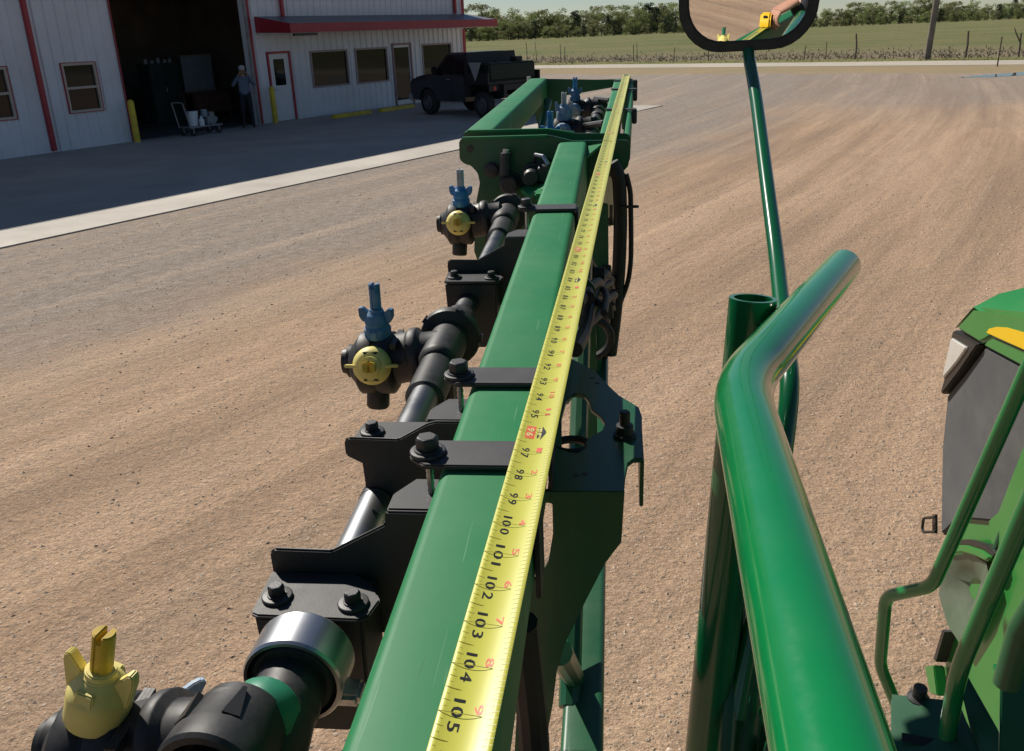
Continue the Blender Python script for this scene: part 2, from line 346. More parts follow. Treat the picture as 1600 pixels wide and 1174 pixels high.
    peb2=mathn(N,L,'MULTIPLY',mrange(N,L,vo2.outputs['Distance'],.22,.36,1,0),mrange(N,L,sp2.outputs[0],.45,.55,0,.55)); c=mixc(N,L,peb2,c,mixc(N,L,sp2.outputs[1],(.15,.115,.09),(.47,.37,.28)))
    vo=N.new('ShaderNodeTexVoronoi'); vo.inputs['Scale'].default_value=26; L.new(P,vo.inputs['Vector'])
    hs=N.new('ShaderNodeHueSaturation'); L.new(c,hs.inputs['Color'])
    L.new(mathn(N,L,'MULTIPLY',mrange(N,L,fine,.28,.72,.76,1.56),mrange(N,L,gr,.3,.7,.72,1.25)),hs.inputs['Value']); c=hs.outputs[0]
    sep=N.new('ShaderNodeSeparateColor'); L.new(vo.outputs['Color'],sep.inputs[0])
    peb=mathn(N,L,'MULTIPLY',mrange(N,L,vo.outputs['Distance'],.18,.30,1,0),mrange(N,L,sep.outputs[0],.55,.62,0,.7))
    c=mixc(N,L,peb,c,mixc(N,L,sep.outputs[1],(.17,.135,.11),(.52,.43,.345)))
    L.new(c,b.inputs['Base Color']); b.inputs['Roughness'].default_value=.95; b.inputs['Specular IOR Level'].default_value=.15
    hgt=mathn(N,L,'ADD',mathn(N,L,'MULTIPLY',fine,.018),mathn(N,L,'ADD',mathn(N,L,'ADD',mathn(N,L,'MULTIPLY',tr3,.05),mathn(N,L,'MULTIPLY',st2,.022)),mathn(N,L,'ADD',mathn(N,L,'MULTIPLY',mid,.035),mathn(N,L,'ADD',mathn(N,L,'MULTIPLY',rut,-.008),mathn(N,L,'ADD',mathn(N,L,'MULTIPLY',peb2,.005),mathn(N,L,'ADD',mathn(N,L,'MULTIPLY',blot,.022),mathn(N,L,'MULTIPLY',peb,.010)))))))
    bp=N.new('ShaderNodeBump'); bp.inputs['Strength'].default_value=.75; bp.inputs['Distance'].default_value=1.; L.new(hgt,bp.inputs['Height']); L.new(bp.outputs[0],b.inputs['Normal'])
    return m
def grass_mat():
    m,N,L,b=nodes('field_grass'); tc=N.new('ShaderNodeTexCoord'); P=tc.outputs['Object']
    mp=N.new('ShaderNodeMapping'); mp.inputs['Rotation'].default_value=(0,0,math.atan2(.616,.788)); L.new(P,mp.inputs[0]); sp=N.new('ShaderNodeSeparateXYZ'); L.new(mp.outputs[0],sp.inputs[0])
    n1=noise(N,L,P,.05,6,.65); n2=noise(N,L,P,.6,6,.7); n3=noise(N,L,P,5,4,.7)
    c=mixc(N,L,mrange(N,L,n1,.38,.64),(.125,.155,.058),(.205,.19,.095))
    c=mixc(N,L,mrange(N,L,n2,.45,.7,0,.6),c,(.24,.20,.115))
    dry=mathn(N,L,'MULTIPLY',mrange(N,L,mathn(N,L,'ADD',sp.outputs[1],mathn(N,L,'MULTIPLY',mathn(N,L,'SUBTRACT',n2,.5),14.)),63,90,1,0,True),.8)
    c=mixc(N,L,dry,c,(.25,.195,.140))
    hs=N.new('ShaderNodeHueSaturation'); L.new(c,hs.inputs['Color']); L.new(mrange(N,L,n3,.3,.7,.7,1.3),hs.inputs['Value'])
    L.new(hs.outputs[0],b.inputs['Base Color']); b.inputs['Roughness'].default_value=1; b.inputs['Specular IOR Level'].default_value=.05
    bp=N.new('ShaderNodeBump'); bp.inputs['Strength'].default_value=.6; bp.inputs['Distance'].default_value=.3; L.new(n3,bp.inputs['Height']); L.new(bp.outputs[0],b.inputs['Normal'])
    return m
def soil_mat(name,c1,c2,c3,sc=1.):
    m,N,L,b=nodes(name); tc=N.new('ShaderNodeTexCoord'); P=tc.outputs['Object']
    n1=noise(N,L,P,.25*sc,6,.65); n2=noise(N,L,P,2.5*sc,6,.7); n3=noise(N,L,P,14*sc,4,.7)
    c=mixc(N,L,mrange(N,L,n1,.38,.62),c1,c2); c=mixc(N,L,mrange(N,L,n2,.48,.68,0,.8),c,c3)
    hs=N.new('ShaderNodeHueSaturation'); L.new(c,hs.inputs['Color']); L.new(mrange(N,L,n3,.3,.7,.8,1.2),hs.inputs['Value'])
    L.new(hs.outputs[0],b.inputs['Base Color']); b.inputs['Roughness'].default_value=1; b.inputs['Specular IOR Level'].default_value=.1
    bp=N.new('ShaderNodeBump'); bp.inputs['Strength'].default_value=.5; bp.inputs['Distance'].default_value=.05; L.new(n3,bp.inputs['Height']); L.new(bp.outputs[0],b.inputs['Normal'])
    return m
rdv=np.array([.788,-.616]); rnv=np.array([.616,.788])
def RD(t,n): p=rdv*t+rnv*n; return (p[0],p[1])
def sheet(name,pts,z,m,sub=None):
    o=MB().add([(x,y,z) for x,y in pts],[tuple(range(len(pts)))]).build(name,m,smooth=False)
    return tag(o,kind='structure')
sheet('ground',[(-1800,-1500),(1800,-1500),(1800,2200),(-1800,2200)],-.016,grass_mat())
def edge(n0,amp,t0,t1,step,sd_):
    rr=random.Random(sd_); return [RD(t0+i*step,n0+rr.uniform(-amp,amp)) for i in range(int((t1-t0)/step)+1)]
GRAVEL=gravel_mat()
yard=edge(45.2,.9,-120,60,2.2,1)+[RD(90,45),RD(120,-120),RD(-140,-120)]
sheet('gravel_yard',yard,0,GRAVEL)
sheet('roadside_verge',edge(53.2,.3,-160,120,4,2)+edge(43.9,1.2,-160,120,1.7,3)[::-1],-.005,soil_mat('verge_soil',(.33,.245,.155),(.29,.235,.14),(.24,.205,.11)))
sheet('road',edge(52.2,.25,-200,200,5,4)+edge(57.2,.3,-200,200,5,5)[::-1],.006,soil_mat('road_caliche',(.50,.45,.38),(.44,.395,.33),(.40,.35,.29)))
sheet('roadside_grass',edge(57.,.2,-200,200,5,6)+edge(61.5,.9,-200,200,1.5,8)[::-1],-.002,soil_mat('verge_grass',(.145,.155,.05),(.20,.18,.075),(.11,.13,.04)))
pw=mat('puddle_water',(.05,.05,.05),.03,spec=.8)
def puddle(pix,seed):
    rr=random.Random(seed); pts=[gnd(x,y)[:2] for x,y in pix]; out=[]
    for i in range(len(pts)):
        p,q=pts[i],pts[(i+1)%len(pts)]
        for k in range(4): out.append((p[0]+(q[0]-p[0])*k/4+rr.uniform(-.12,.12),p[1]+(q[1]-p[1])*k/4+rr.uniform(-.12,.12)))
    return out
sheet('puddle',puddle([(1498,121.5),(1530,118),(1600,112.5),(1700,107),(1700,113),(1600,117.5),(1550,121.5)],3),.005,pw)
# concrete apron in the building frame
W0=np.array([-10.23,25.55,0]); WD=np.array([9.12,13.95,0]); WD/=np.linalg.norm(WD)
WM=T(*W0,math.atan2(WD[1],WD[0]))
ap=MB().box((-18,-10.25,-.3),(12.7,-.02,.02)).build('concrete_apron','concrete',smooth=False); ap.matrix_world=WM; tag(ap,kind='structure')
# loose pebbles on the yard, far too many to count
def pebbles():
    b=MB(); n=42000
    oct_=[(1,0,0),(0,1,0),(-1,0,0),(0,-1,0),(0,0,1)]; fc=[(0,1,4),(1,2,4),(2,3,4),(3,0,4)]
    for i in range(n):
        d=2.6+ (rng.rand()**1.6)*13; an=rng.uniform(-.95,.95)
        x,y=d*math.sin(an),d*math.cos(an)
        if -.8*x+.6*y>12.3: continue
        s=.0025+.010*rng.rand()**5*(1+d/10)+.0003*d; ph=rng.rand()*6.3; c,sn=math.cos(ph),math.sin(ph); ex=rng.uniform(.6,1.2); hz=rng.uniform(.3,.6)
        b.add([(x+(vx*c-vy*sn*ex)*s*rng.uniform(.7,1.2),y+(vx*sn+vy*c*ex)*s*rng.uniform(.7,1.2),vz*s*hz-.001) for vx,vy,vz in oct_],fc)
    o=b.build('loose_gravel','stone',smooth=False); tag(o,'loose pebbles and small stones scattered over the tan gravel yard','gravel',kind='stuff')
# colour each pebble by a random hue through position noise
m_=M['stone']; 
pebbles()
# dry grass along the fence
def drygrass():
    b=MB()
    for i in range(9000):
        t=rng.uniform(-75,25); n=61.5+abs(rng.normal(0,7)) if rng.rand()<.8 else rng.uniform(57.4,62)
        p=RD(t,n); h=rng.uniform(.06,.22)*(1. if n>60.5 else .5); a_=rng.rand()*3.14; wv=rng.uniform(.02,.06); dx,dy=math.cos(a_)*wv,math.sin(a_)*wv; lx,ly=rng.normal(0,.12,2)
        b.add([(p[0]-dx,p[1]-dy,-.02),(p[0]+dx,p[1]+dy,-.02),(p[0]+lx,p[1]+ly,h)],[(0,1,2)])
    o=b.build('dry_grass',mat('dry_grass',(.28,.245,.165),1.,n1=(.35,.45,5)),smooth=False); tag(o,'tall dry brown grass growing along the wire fence','grass',kind='stuff')
drygrass()
# ================================================================== FENCE, POLE
fence=empty('wire_fence',T(*RD(-20,61),0),'wire fence of thin weathered posts along the far side of the road','fence')
posts=[(824,57,99,.05),(838,66,99,.04),(876,72,98,.05),(883,76,98,.05),(990,72,96,.05),(996,70,96,.04),(1053,77,96,.05),(1107,77,96.5,.06),(1256,75,94,.06),(1290,70,93,.05),(1336,59,92,.1),(1509,53,86.5,.11),(1592,57,86,.09)]
for x,yt,ybm,r in posts:
    g=gnd(x,ybm); k=np.linalg.norm(g[:2]); 
    # stand every post on the fence line
    d=g[:2]/k; k2=61.2/(rnv@d); g=np.array([d[0]*k2,d[1]*k2,0]); h=max(.9,min(1.6,(ybm-yt)*k2/F))
    b=MB().tube([g+[0,0,-.1],g+[random.uniform(-.03,.03),0,h*.5],g+[random.uniform(-.08,.08),0,h]],[r*.6,r*.55,r*.5],7)
    if x==1592: b.tube([g+[.02,0,h*.55],g+[-.35,0,h*1.0],g+[-.5,0,h*1.25]],[.045,.035,.02],6)
    b.build('fence_post','wood',fence,world=True)
for hz in (.35,.75,1.1):
    p0=RD(-70,61.2); p1=RD(40,61.2)
    MB().tube([(p0[0]+(p1[0]-p0[0])*i/24,p0[1]+(p1[1]-p0[1])*i/24,hz-.03*(i%2)) for i in range(25)],.005,5).build('fence_wire','galv',fence,world=True)
pb=gnd(1448,93); pole=empty('utility_pole',T(*pb),'tall leaning wooden utility pole rising beside the road','utility pole')
MB().tube([pb+[0,0,-.3],pb+[.22,-.05,5],pb+[.42,-.1,9.5]],[.19,.165,.14],16).build('pole_shaft','polewood',pole,world=True)
pt=pb+np.array([.40,-.1,9.0]); MB().box((-1.2,-.05,-.06),(1.2,.05,.06),T(*pt,R(-38))).build('crossarm','polewood',pole,world=True,bevel=.01)
tp=gnd(1558,104); tpo=MB().tube([tp+[0,0,-.1],tp+[.02,0,1.35]],.035,6); 
tag(tpo.build('marker_post','wood'),'thin dark marker post between the road and the puddle','post')
# ================================================================== TREES
def leafmat(name,c,v):
    m,N,L,b=nodes(name); tc=N.new('ShaderNodeTexCoord'); oi=N.new('ShaderNodeObjectInfo')
    n=noise(N,L,tc.outputs['Object'],.55,4,.6); n2=noise(N,L,tc.outputs['Object'],3.,3,.6)
    hs=N.new('ShaderNodeHueSaturation'); hs.inputs['Color'].default_value=(*c,1)
    L.new(mathn(N,L,'MULTIPLY',mrange(N,L,n,.3,.7,1-v,1+v),mathn(N,L,'MULTIPLY',mrange(N,L,oi.outputs['Random'],0,1,.75,1.25),mrange(N,L,n2,.3,.7,.7,1.3))),hs.inputs['Value'])
    L.new(mrange(N,L,oi.outputs['Random'],0,1,.485,.515),hs.inputs['Hue']); L.new(hs.outputs[0],b.inputs['Base Color']); b.inputs['Roughness'].default_value=.8; b.inputs['Specular IOR Level'].default_value=.1
    tr=N.new('ShaderNodeBsdfTranslucent'); L.new(hs.outputs[0],tr.inputs[0]); ms=N.new('ShaderNodeMixShader'); ms.inputs[0].default_value=.3
    L.new(b.outputs[0],ms.inputs[1]); L.new(tr.outputs[0],ms.inputs[2]); L.new(ms.outputs[0],N['Material Output'].inputs[0]); return m
M['leafA']=leafmat('spring_leaves',(.28,.32,.125),.35); M['leafB']=leafmat('olive_leaves',(.30,.305,.15),.35); M['leafC']=leafmat('cedar_needles',(.10,.125,.075),.3)
def tree_proto(kind,seed):
    rr=np.random.RandomState(seed); tr=MB(); cr=MB(); Ht=1.0
    root=empty('tree',T(0,0,-500))
    clumps=[]
    if kind<2:
        tr.tube([(0,0,-.03),(.01,0,.25),(rr.normal(0,.03),rr.normal(0,.03),.6)],[.03,.022,.012],7)
        for i in range(6):
            a_=i*1.05+rr.rand(); z0=.2+.07*i; e=(math.cos(a_)*rr.uniform(.18,.32),math.sin(a_)*rr.uniform(.18,.32),z0+rr.uniform(.15,.32)); tr.tube([(0,0,z0),(e[0]*.5,e[1]*.5,z0+.1),e],[.012,.009,.004],5)
            clumps.append((e,rr.uniform(.11,.19)))
        for i in range(22):
            z=rr.uniform(.08,.93) if i>4 else rr.uniform(.05,.25); rad=.42*math.sqrt(max(.05,1-((z-.45)/.52)**2)); a_=rr.rand()*6.28; q=rad*rr.rand()**.5; clumps.append(((q*math.cos(a_),q*math.sin(a_),z),rr.uniform(.07,.15)))
        sz=.026
    else:
        tr.tube([(0,0,-.03),(0,0,.4),(0,0,.9)],[.03,.02,.006],7)
        for i in range(20):
            z=.10+.85*(i/20); rad=.34*(1-z)**.7+.04; 
            for k in range(2): a_=rr.rand()*6.28; q=rad*rr.uniform(.3,1); clumps.append(((q*math.cos(a_),q*math.sin(a_),z),.06+.08*(1-z)))
        sz=.028
    per=75 if kind<2 else 40
    for (cx_,cy_,cz_),r in clumps:
        for k in range(per):
            d=rr.normal(0,1,3); d/=np.linalg.norm(d); q=r*rr.rand()**.45; p=np.array([cx_,cy_,cz_])+d*q*[1,1,.8]
            e1=rr.normal(0,1,3); e1/=np.linalg.norm(e1); e2=np.cross(e1,rr.normal(0,1,3)); e2/=np.linalg.norm(e2); s_=sz*rr.uniform(.5,1.1)
            cr.add([p-e1*s_,p+e2*s_*.6,p+e1*s_,p-e2*s_*.6],[(0,1,2,3)])
    tr.build('trunk','bark',root); cr.build('crown',['leafA','leafB','leafC'][kind],root,smooth=False)
    return root
protos=[tree_proto(k,10+i) for i,k in enumerate([0,0,1,1,2])]
TL=[['spring-green leafy tree in the wood across the pasture','tree'],['olive budding tree in the wood across the pasture','tree'],['dark cedar standing among the pale trees across the pasture','tree']]
x=700; rows=[]
rr=random.Random(5)
while x<1690:
    for row in range(3):
        if row==2 and rr.random()<.3: continue
        xx=x+rr.uniform(-7,7); yb_=65.-(xx-720)*.041+.8-row*1.3
        hp=(41 if xx<860 else 34 if xx<1060 else 24 if xx<1500 else 20)*rr.choice([.6,.75,.85,.95,1.05,1.2])*(1 if row else .6)
        k=rr.choice([0,1,2,3,0,1,2,3,4]) if row else rr.choice([0,1,2,3,4])
        rows.append((xx,yb_,hp,k))
    x+=11 if x<1000 else 9.5
used=set()
for xx,yy,hp,k in rows:
    g=gnd(xx,yy); h=hp*np.linalg.norm(g[:2])/F*1.03
    o=protos[k] if k not in used else copytree(protos[k])
    used.add(k); kind=[0,0,1,1,2][k]
    wdt=h*rr.uniform(1.0,1.6)
    o.matrix_world=T(g[0],g[1],-.02,rr.uniform(0,6.3))@Matrix.Diagonal((wdt,wdt,h,1))
    tag(o,TL[kind][0],TL[kind][1],['leafy trees across the pasture','olive trees across the pasture','cedars across the pasture'][kind])
# ================================================================== BUILDING (x along the front wall, y into the building)
shed=empty('metal_building',WM,'white ribbed metal workshop building with red trim and open bay','building')
EAVE=8.75; UL,UR=-12.,16.05; DEP=17.
OPEN=[(-4.05,-3.08,.92,2.13),(-1.66,-.70,.92,2.13),(0.,4.57,-.1,4.7),(5.30,6.27,-.1,2.13),(7.20,9.02,.93,2.11),(9.40,11.16,.91,2.11),(11.46,12.54,-.1,2.19),(13.22,15.15,.95,2.14)]
def spans(u0,u1):
    out=[]; cuts=sorted({u0,u1}|{c for o in OPEN for c in o[:2] if u0<c<u1})
    for a_,b_ in zip(cuts,cuts[1:]):
        md=(a_+b_)/2; z=0.; segs=[]
        for o in sorted([o for o in OPEN if o[0]<md<o[1]],key=lambda o:o[2]):
            if o[2]>z: segs.append((z,o[2]))
            z=o[3]
        segs.append((z,EAVE)); out.append((a_,b_,segs))
    return out
PW=.9144
def siding(b,u0,u1,h0,h1,y=0.):
    # trapezoid ribs every third of a panel
    pts=[]; s=PW/3; k=math.floor((u0-UL)/s)
    us=[u0,u1]
    def prof(u):
        t=((u-UL)/s)%1.*s; d=abs(t-s/2)
        return -.045 if d<.022 else -.045*(1-(d-.022)/.024) if d<.046 else 0.
    kk=int((u0-UL)/s)-1
    while UL+kk*s<u1+s:
        for c in (-.046,-.022,.022,.046):
            u=UL+kk*s+s/2+c
            if u0<u<u1: us.append(u)
        kk+=1
    us=sorted(us)
    for a_,c_ in zip(us,us[1:]):
        ya,yc=y-.01+prof(a_+1e-6),y-.01+prof(c_-1e-6)
        b.add([(a_,ya,h0),(c_,yc,h0),(c_,yc,h1),(a_,ya,h1)],[(0,1,2,3)])
u=UL
while u<UR-1e-3:
    e=min(u+PW,UR); b=MB()
    for a_,c_,segs in spans(u,e):
        for h0,h1 in segs: siding(b,a_,c_,h0,h1)
    b.build('wall_panel','siding',shed,smooth=False); u=e
core=MB()
for a_,c_,segs in spans(UL,UR):
    for h0,h1 in segs: core.box((a_,.0,h0),(c_,.16,h1))
core.build('wall_core','siding',shed,smooth=False)
for name,x0,x1,y0,y1 in (('end_wall',UL-.05,UL+.1,.16,DEP),('end_wall',UR-.15,UR,.16,DEP),('back_wall',UL,UR,DEP-.15,DEP)):
    MB().box((x0,y0,0),(x1,y1,EAVE)).build(name,'siding',shed,smooth=False)
MB().prism([(UL-.3,-.12,EAVE+.01),(UL-.3,DEP/2,EAVE+1.5),(UL-.3,DEP+.12,EAVE+.01),(UL-.3,DEP+.12,EAVE-.1),(UL-.3,DEP/2,EAVE+1.3),(UL-.3,-.12,EAVE-.1)],(UR-UL+.6,0,0)).build('roof','awnroof',shed,smooth=False)
# interior lining of the workshop
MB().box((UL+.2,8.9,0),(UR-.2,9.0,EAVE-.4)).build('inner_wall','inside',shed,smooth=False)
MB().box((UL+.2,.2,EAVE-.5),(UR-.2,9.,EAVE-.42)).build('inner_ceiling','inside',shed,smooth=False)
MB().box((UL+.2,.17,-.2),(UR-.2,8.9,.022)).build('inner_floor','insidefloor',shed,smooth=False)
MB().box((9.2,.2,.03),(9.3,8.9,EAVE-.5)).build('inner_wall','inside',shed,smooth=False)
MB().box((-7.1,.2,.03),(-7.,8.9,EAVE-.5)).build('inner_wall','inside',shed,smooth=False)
# rafters and a hanging strap inside the bay
for yy in (2.,4.,6.): MB().box((-6.9,yy,4.9),(9.1,yy+.2,5.3)).build('roof_beam','inside',shed,smooth=False)
# red trim
def trim(x0,x1,z0,z1,y0=-.085,y1=-.058,name='red_trim'): return MB().box((x0,y0,z0),(x1,y1,z1)).build(name,'redtrim',shed,bevel=.004)
def spout(u,z0,z1): return MB().box((u-.065,-.15,z0),(u+.065,-.058,z1)).build('downspout','redtrim',shed,bevel=.012)
spout(-2.34,.06,EAVE); spout(6.12,3.16,EAVE); spout(15.45,3.2,EAVE); trim(UR-.1,UR+.05,0.03,2.62,-.09,-.058,'corner_trim'); trim(UR-.1,UR+.05,2.95,EAVE,-.09,-.058,'corner_trim')
spout(-10.2,.06,EAVE)
trim(-.015,.02,.03,4.8); trim(4.70,4.78,.03,4.8); trim(-.07,4.80,4.72,4.82,-.08,-.044)
MB().box((4.575,-.06,.03),(4.66,.12,4.7)).build('door_track','galv',shed,bevel=.004)
MB().box((.0,.2,4.15),(4.6,.3,4.75)).build('rolled_door','galv',shed,bevel=.02)
def window(u0,u1,h0,h1,cross,fm,trimred=True):
    f=.06; fr=MB()
    for x0,x1,z0,z1 in ((u0,u1,h1-f,h1),(u0,u1,h0,h0+f),(u0,u0+f,h0+f,h1-f),(u1-f,u1,h0+f,h1-f)): fr.box((x0,-.055,z0),(x1,.06,z1))
    w_=fr.build('window',fm,shed,bevel=.004)
    if cross: MB().box((u0+f,-.05,(h0+h1)/2-.03),(u1-f,.05,(h0+h1)/2+.03)).build('meeting_rail',fm,w_,bevel=.003)
    zs=[(h0+f,h1-f)] if not cross else [(h0+f,(h0+h1)/2-.03),((h0+h1)/2+.03,h1-f)]
    for z0,z1 in zs: MB().box((u0+f,.01,z0),(u1-f,.022,z1)).build('pane','glass',w_,smooth=False)
    if trimred:
        t=MB(); g=.018
        for x0,x1,z0,z1 in ((u0-g,u1+g,h1,h1+g),(u0-g,u1+g,h0-g,h0),(u0-g,u0,h0,h1),(u1,u1+g,h0,h1)): t.box((x0,-.062,z0),(x1,-.01,z1))
        t.build('window_trim','redtrim',w_)
    return w_
window(*OPEN[0],True,'frame'); window(*OPEN[1],True,'frame')
for o in (OPEN[4],OPEN[5],OPEN[7]): window(*o,False,'frame3',False)
def door(u0,u1,h1,glass):
    d=MB(); f=.05 if not glass else .11; z=.03
    gl=(u0+f,u1-f,.2 if glass else 1.15,h1-f-.02) if glass else (u0+.25,u0+.72,1.12,1.92)
    x0,x1=u0+.05,u1-.05; zt=h1-.05
    for a_,b_,c_,e_ in ((x0,gl[0],z,zt),(gl[1],x1,z,zt),(gl[0],gl[1],z,gl[2]),(gl[0],gl[1],gl[3],zt)):
        if b_>a_ and e_>c_: d.box((a_,-.02,c_),(b_,.03,e_))
    dr=d.build('door','whitepaint',shed,smooth=False)
    MB().box((gl[0],-.005,gl[2]),(gl[1],.01,gl[3])).build('pane','glass',dr,smooth=False)
    t=MB()
    for a_,b_,c_,e_ in ((u0-.02,u0+.05,.03,h1),(u1-.05,u1+.02,.03,h1),(u0-.02,u1+.02,h1-.05,h1+.02)): t.box((a_,-.07,c_),(b_,.05,e_))
    t.build('door_frame','redtrim' if not glass else 'frame2',dr)
    hx=u0+.13 if not glass else u1-.12
    MB().tube([(hx,-.02,1.0),(hx,-.08,1.0),(hx+.1,-.08,1.0)],.011,8).build('handle','zinc',dr)
door(5.30,6.27,2.13,False); door(11.46,12.54,2.19,True)
# awning over the office front
aw=MB(); A0,A1=5.0,16.3; OV=-1.5
aw.prism([(A0,-.05,3.18),(A0,OV,2.93),(A0,OV,2.88),(A0,-.05,3.12)],(A1-A0,0,0)); awn=aw.build('awning','awnroof',shed,smooth=False)
MB().box((A0,OV-.02,2.67),(A1,OV,2.94)).build('fascia','redtrim',awn,bevel=.006)
MB().prism([(A0-.02,-.05,3.18),(A0-.02,OV-.02,2.94),(A0-.02,OV-.02,2.67),(A0-.02,-.05,2.72)],(.02,0,0)).build('fascia','redtrim',awn)
MB().prism([(A1,-.05,3.18),(A1,OV-.02,2.94),(A1,OV-.02,2.67),(A1,-.05,2.72)],(.02,0,0)).build('fascia','redtrim',awn)
MB().box((A0,OV,2.665),(A1,-.05,2.70)).build('soffit','siding',awn,smooth=False)
MB().box((A0+.2,OV+.05,2.58),(A0+1.2,OV+.13,2.66)).build('light_box','lampblack',awn)
# bollards and wheel stops
def bollard(u,y,label):
    o=empty('bollard',WM@T(u,y,0),label,'bollard','yellow bollards by the workshop bay')
    MB().lathe([(.085,0),(.085,.93),(.07,.975),(.03,1.0)],(0,0,.02),(0,0,1.12),18).build('post','safety',o); MB().cyl((0,0,.018),(0,0,.035),.12,.11,18).build('base_collar','concrete',o)
bollard(-.12,-.42,'yellow steel bollard at the bay corner beside the ribbed wall')
bollard(5.02,-.36,'yellow steel bollard between the bay and the white door')
def stop(u0,u1,y,label):
    o=empty('wheel_stop',WM@T(u0,y,0),label,'wheel stop','yellow parking wheel stops'); L_=u1-u0
    MB().prism([(0,-.09,.02),(0,.09,.02),(0,.06,.14),(0,-.06,.14)],(L_,0,0)).build('curb_block','safety',o,bevel=.01)
    for s in (.25,L_-.25): MB().cyl((s,0,.13),(s,0,.15),.02,.02,8).build('anchor_pin','zinc',o)
stop(6.65,8.5,-1.3,'yellow parking wheel stop beneath the larger dark windows'); stop(8.95,10.8,-1.35,'yellow parking wheel stop next to the glass entrance door')
# ---- things in the bay
def bx(o,name,lo,hi,m,bev=.004): return MB().box(lo,hi).build(name,m,o,bevel=bev)
cab=empty('tool_cabinet',WM@T(3.9,4.0,0),'tall dark green cabinet inside the workshop bay','cabinet')
bx(cab,'cabinet_body',(0,0,.03),(1.2,.6,1.9),'cabinet'); bx(cab,'cabinet_door',(.02,-.02,.1),(.59,-.002,1.86),'cabinet'); bx(cab,'cabinet_door',(.61,-.02,.1),(1.18,-.002,1.86),'cabinet'); MB().cyl((.55,-.05,1.),(.55,-.05,1.15),.01).build('handle','zinc',cab)
for i,(x_,h_) in enumerate(((.1,.16),(.35,.1),(.6,.18),(.85,.12),(1.05,.14))):
    tag(MB().lathe([(.06,0),(.07,.5),(.05,1.)],WM@Vector((3.9+x_,4.25,1.905)),(0,0,h_),12).build('paint_can','board'),'pale can on top of the dark green tool cabinet','can','cans on top of the tool cabinet')
bd=empty('pegboard',WM@T(5.15,3.9,.96),'grey-blue board standing behind the workbench in the bay','board')
bx(bd,'panel',(0,.0,.03),(1.25,.05,1.1),'board'); bx(bd,'frame_rail',(-.03,-.02,1.1),(1.28,.06,1.16),'inside'); bx(bd,'frame_rail',(-.03,-.02,-.03),(1.28,.06,.03),'inside')
wb=empty('workbench',WM@T(5.0,3.3,0),'brown wooden workbench at the back of the bay','workbench')
bx(wb,'bench_top',(0,0,.86),(1.6,.75,.93),'bench'); bx(wb,'front_panel',(.05,.03,.25),(1.55,.06,.85),'bench')
for x_ in (.03,1.49):
    for y_ in (.08,.64): bx(wb,'leg',(x_,y_,.025),(x_+.08,y_+.08,.86),'bench')
ct=empty('shop_cart',WM@T(1.35,-.85,0),'low wheeled shop cart with a tilted handle at the bay door','cart')
MB().box((0,0,.24),(1.15,.55,.28)).build('deck','cartmetal',ct,bevel=.01)
MB().tube([(.02,.04,.27),(-.12,.04,.95),(-.12,.51,.95),(.02,.51,.27)],.018,8,fil=.06).build('handle','galv',ct)
for x_ in (.12,1.03):
    for y_ in (.06,.49):
        wv=MB().cyl((x_,y_-.025,.105),(x_,y_+.025,.105),.085,seg=14).build('wheel','rubbertyre',ct); MB().box((x_-.02,y_-.034,.105),(x_+.02,y_+.034,.24)).build('fork','cartmetal',wv)
bk=empty('bucket',WM@T(1.68,-.6,.284),'white plastic bucket standing on the shop cart','bucket')
MB().lathe([(.125,0),(.15,.9),(.158,.9),(.158,1.)],(0,0,0),(0,0,.40),20).build('pail','bucket',bk); MB().torus((0,0,.37),(0,.3,1),.16,.006,20,6).build('bail','zinc',bk)
en=empty('pump_engine',WM@T(2.2,-.58,.284),'grey pump engine with small parts on the shop cart','engine')
MB().box((-.16,-.17,0),(.18,.17,.22)).build('crankcase','cartmetal',en,bevel=.03); MB().cyl((-.1,0,.22),(-.1,0,.42),.10,.09,16).build('fuel_tank','board',en); MB().cyl((.18,0,.12),(.29,0,.12),.09,seg=16).build('pump_head','galv',en)
for k in range(5): MB().box((.0,-.12+.05*k,.22),(.16,-.1+.05*k,.33)).build('cooling_fin','galv',en)
jug=empty('oil_jug',WM@T(1.78,-.83,.284),'small pale jug beside the bucket on the cart','jug'); MB().lathe([(.07,0),(.075,.6),(.03,.85),(.03,1)],(0,0,0),(0,0,.26),14).build('jug_body','bucket',jug); MB().cyl((0,0,.26),(0,0,.29),.034,seg=12).build('cap','cap_blue',jug)
# ================================================================== PEOPLE
def figure(name,J,E,rad,matof,mats,root,extra=None,sub=2):
    names=list(J); idx={n:i for i,n in enumerate(names)}
    me=bpy.data.meshes.new('body'); me.from_pydata([J[n] for n in names],[(idx[a_],idx[b_]) for a_,b_ in E],[])
    o=bpy.data.objects.new('tmp',me); COL.objects.link(o)
    sk=o.modifiers.new('skin','SKIN'); ss=o.modifiers.new('sub','SUBSURF'); ss.levels=sub; ss.render_levels=sub
    for i,n in enumerate(names):
        r=rad[n]; d=me.skin_vertices[0].data[i]; d.radius=r if isinstance(r,tuple) else (r,r); d.use_root=(n=='pelvis')
    bpy.context.view_layer.update(); dg=bpy.context.evaluated_depsgraph_get(); ev=o.evaluated_get(dg); m2=bpy.data.meshes.new_from_object(ev)
    b=MB(); segs=[(np.array(J[a_]),np.array(J[b_]),a_,b_) for a_,b_ in E]
    b.v=[tuple(v.co) for v in m2.vertices]
    for p in m2.polygons:
        c=np.array(p.center); best=(1e9,0)
        for p0,p1,a_,b_ in segs:
            d=p1-p0; t=max(0,min(1,((c-p0)@d)/(d@d))); q=np.linalg.norm(c-p0-d*t)
            if q<best[0]: best=(q,matof(a_,b_,t))
        b.f.append(tuple(p.vertices)); b.m.append(best[1])
    bpy.data.objects.remove(o)
    if extra: extra(b)
    return b.build(name,mats,root,ang=60)
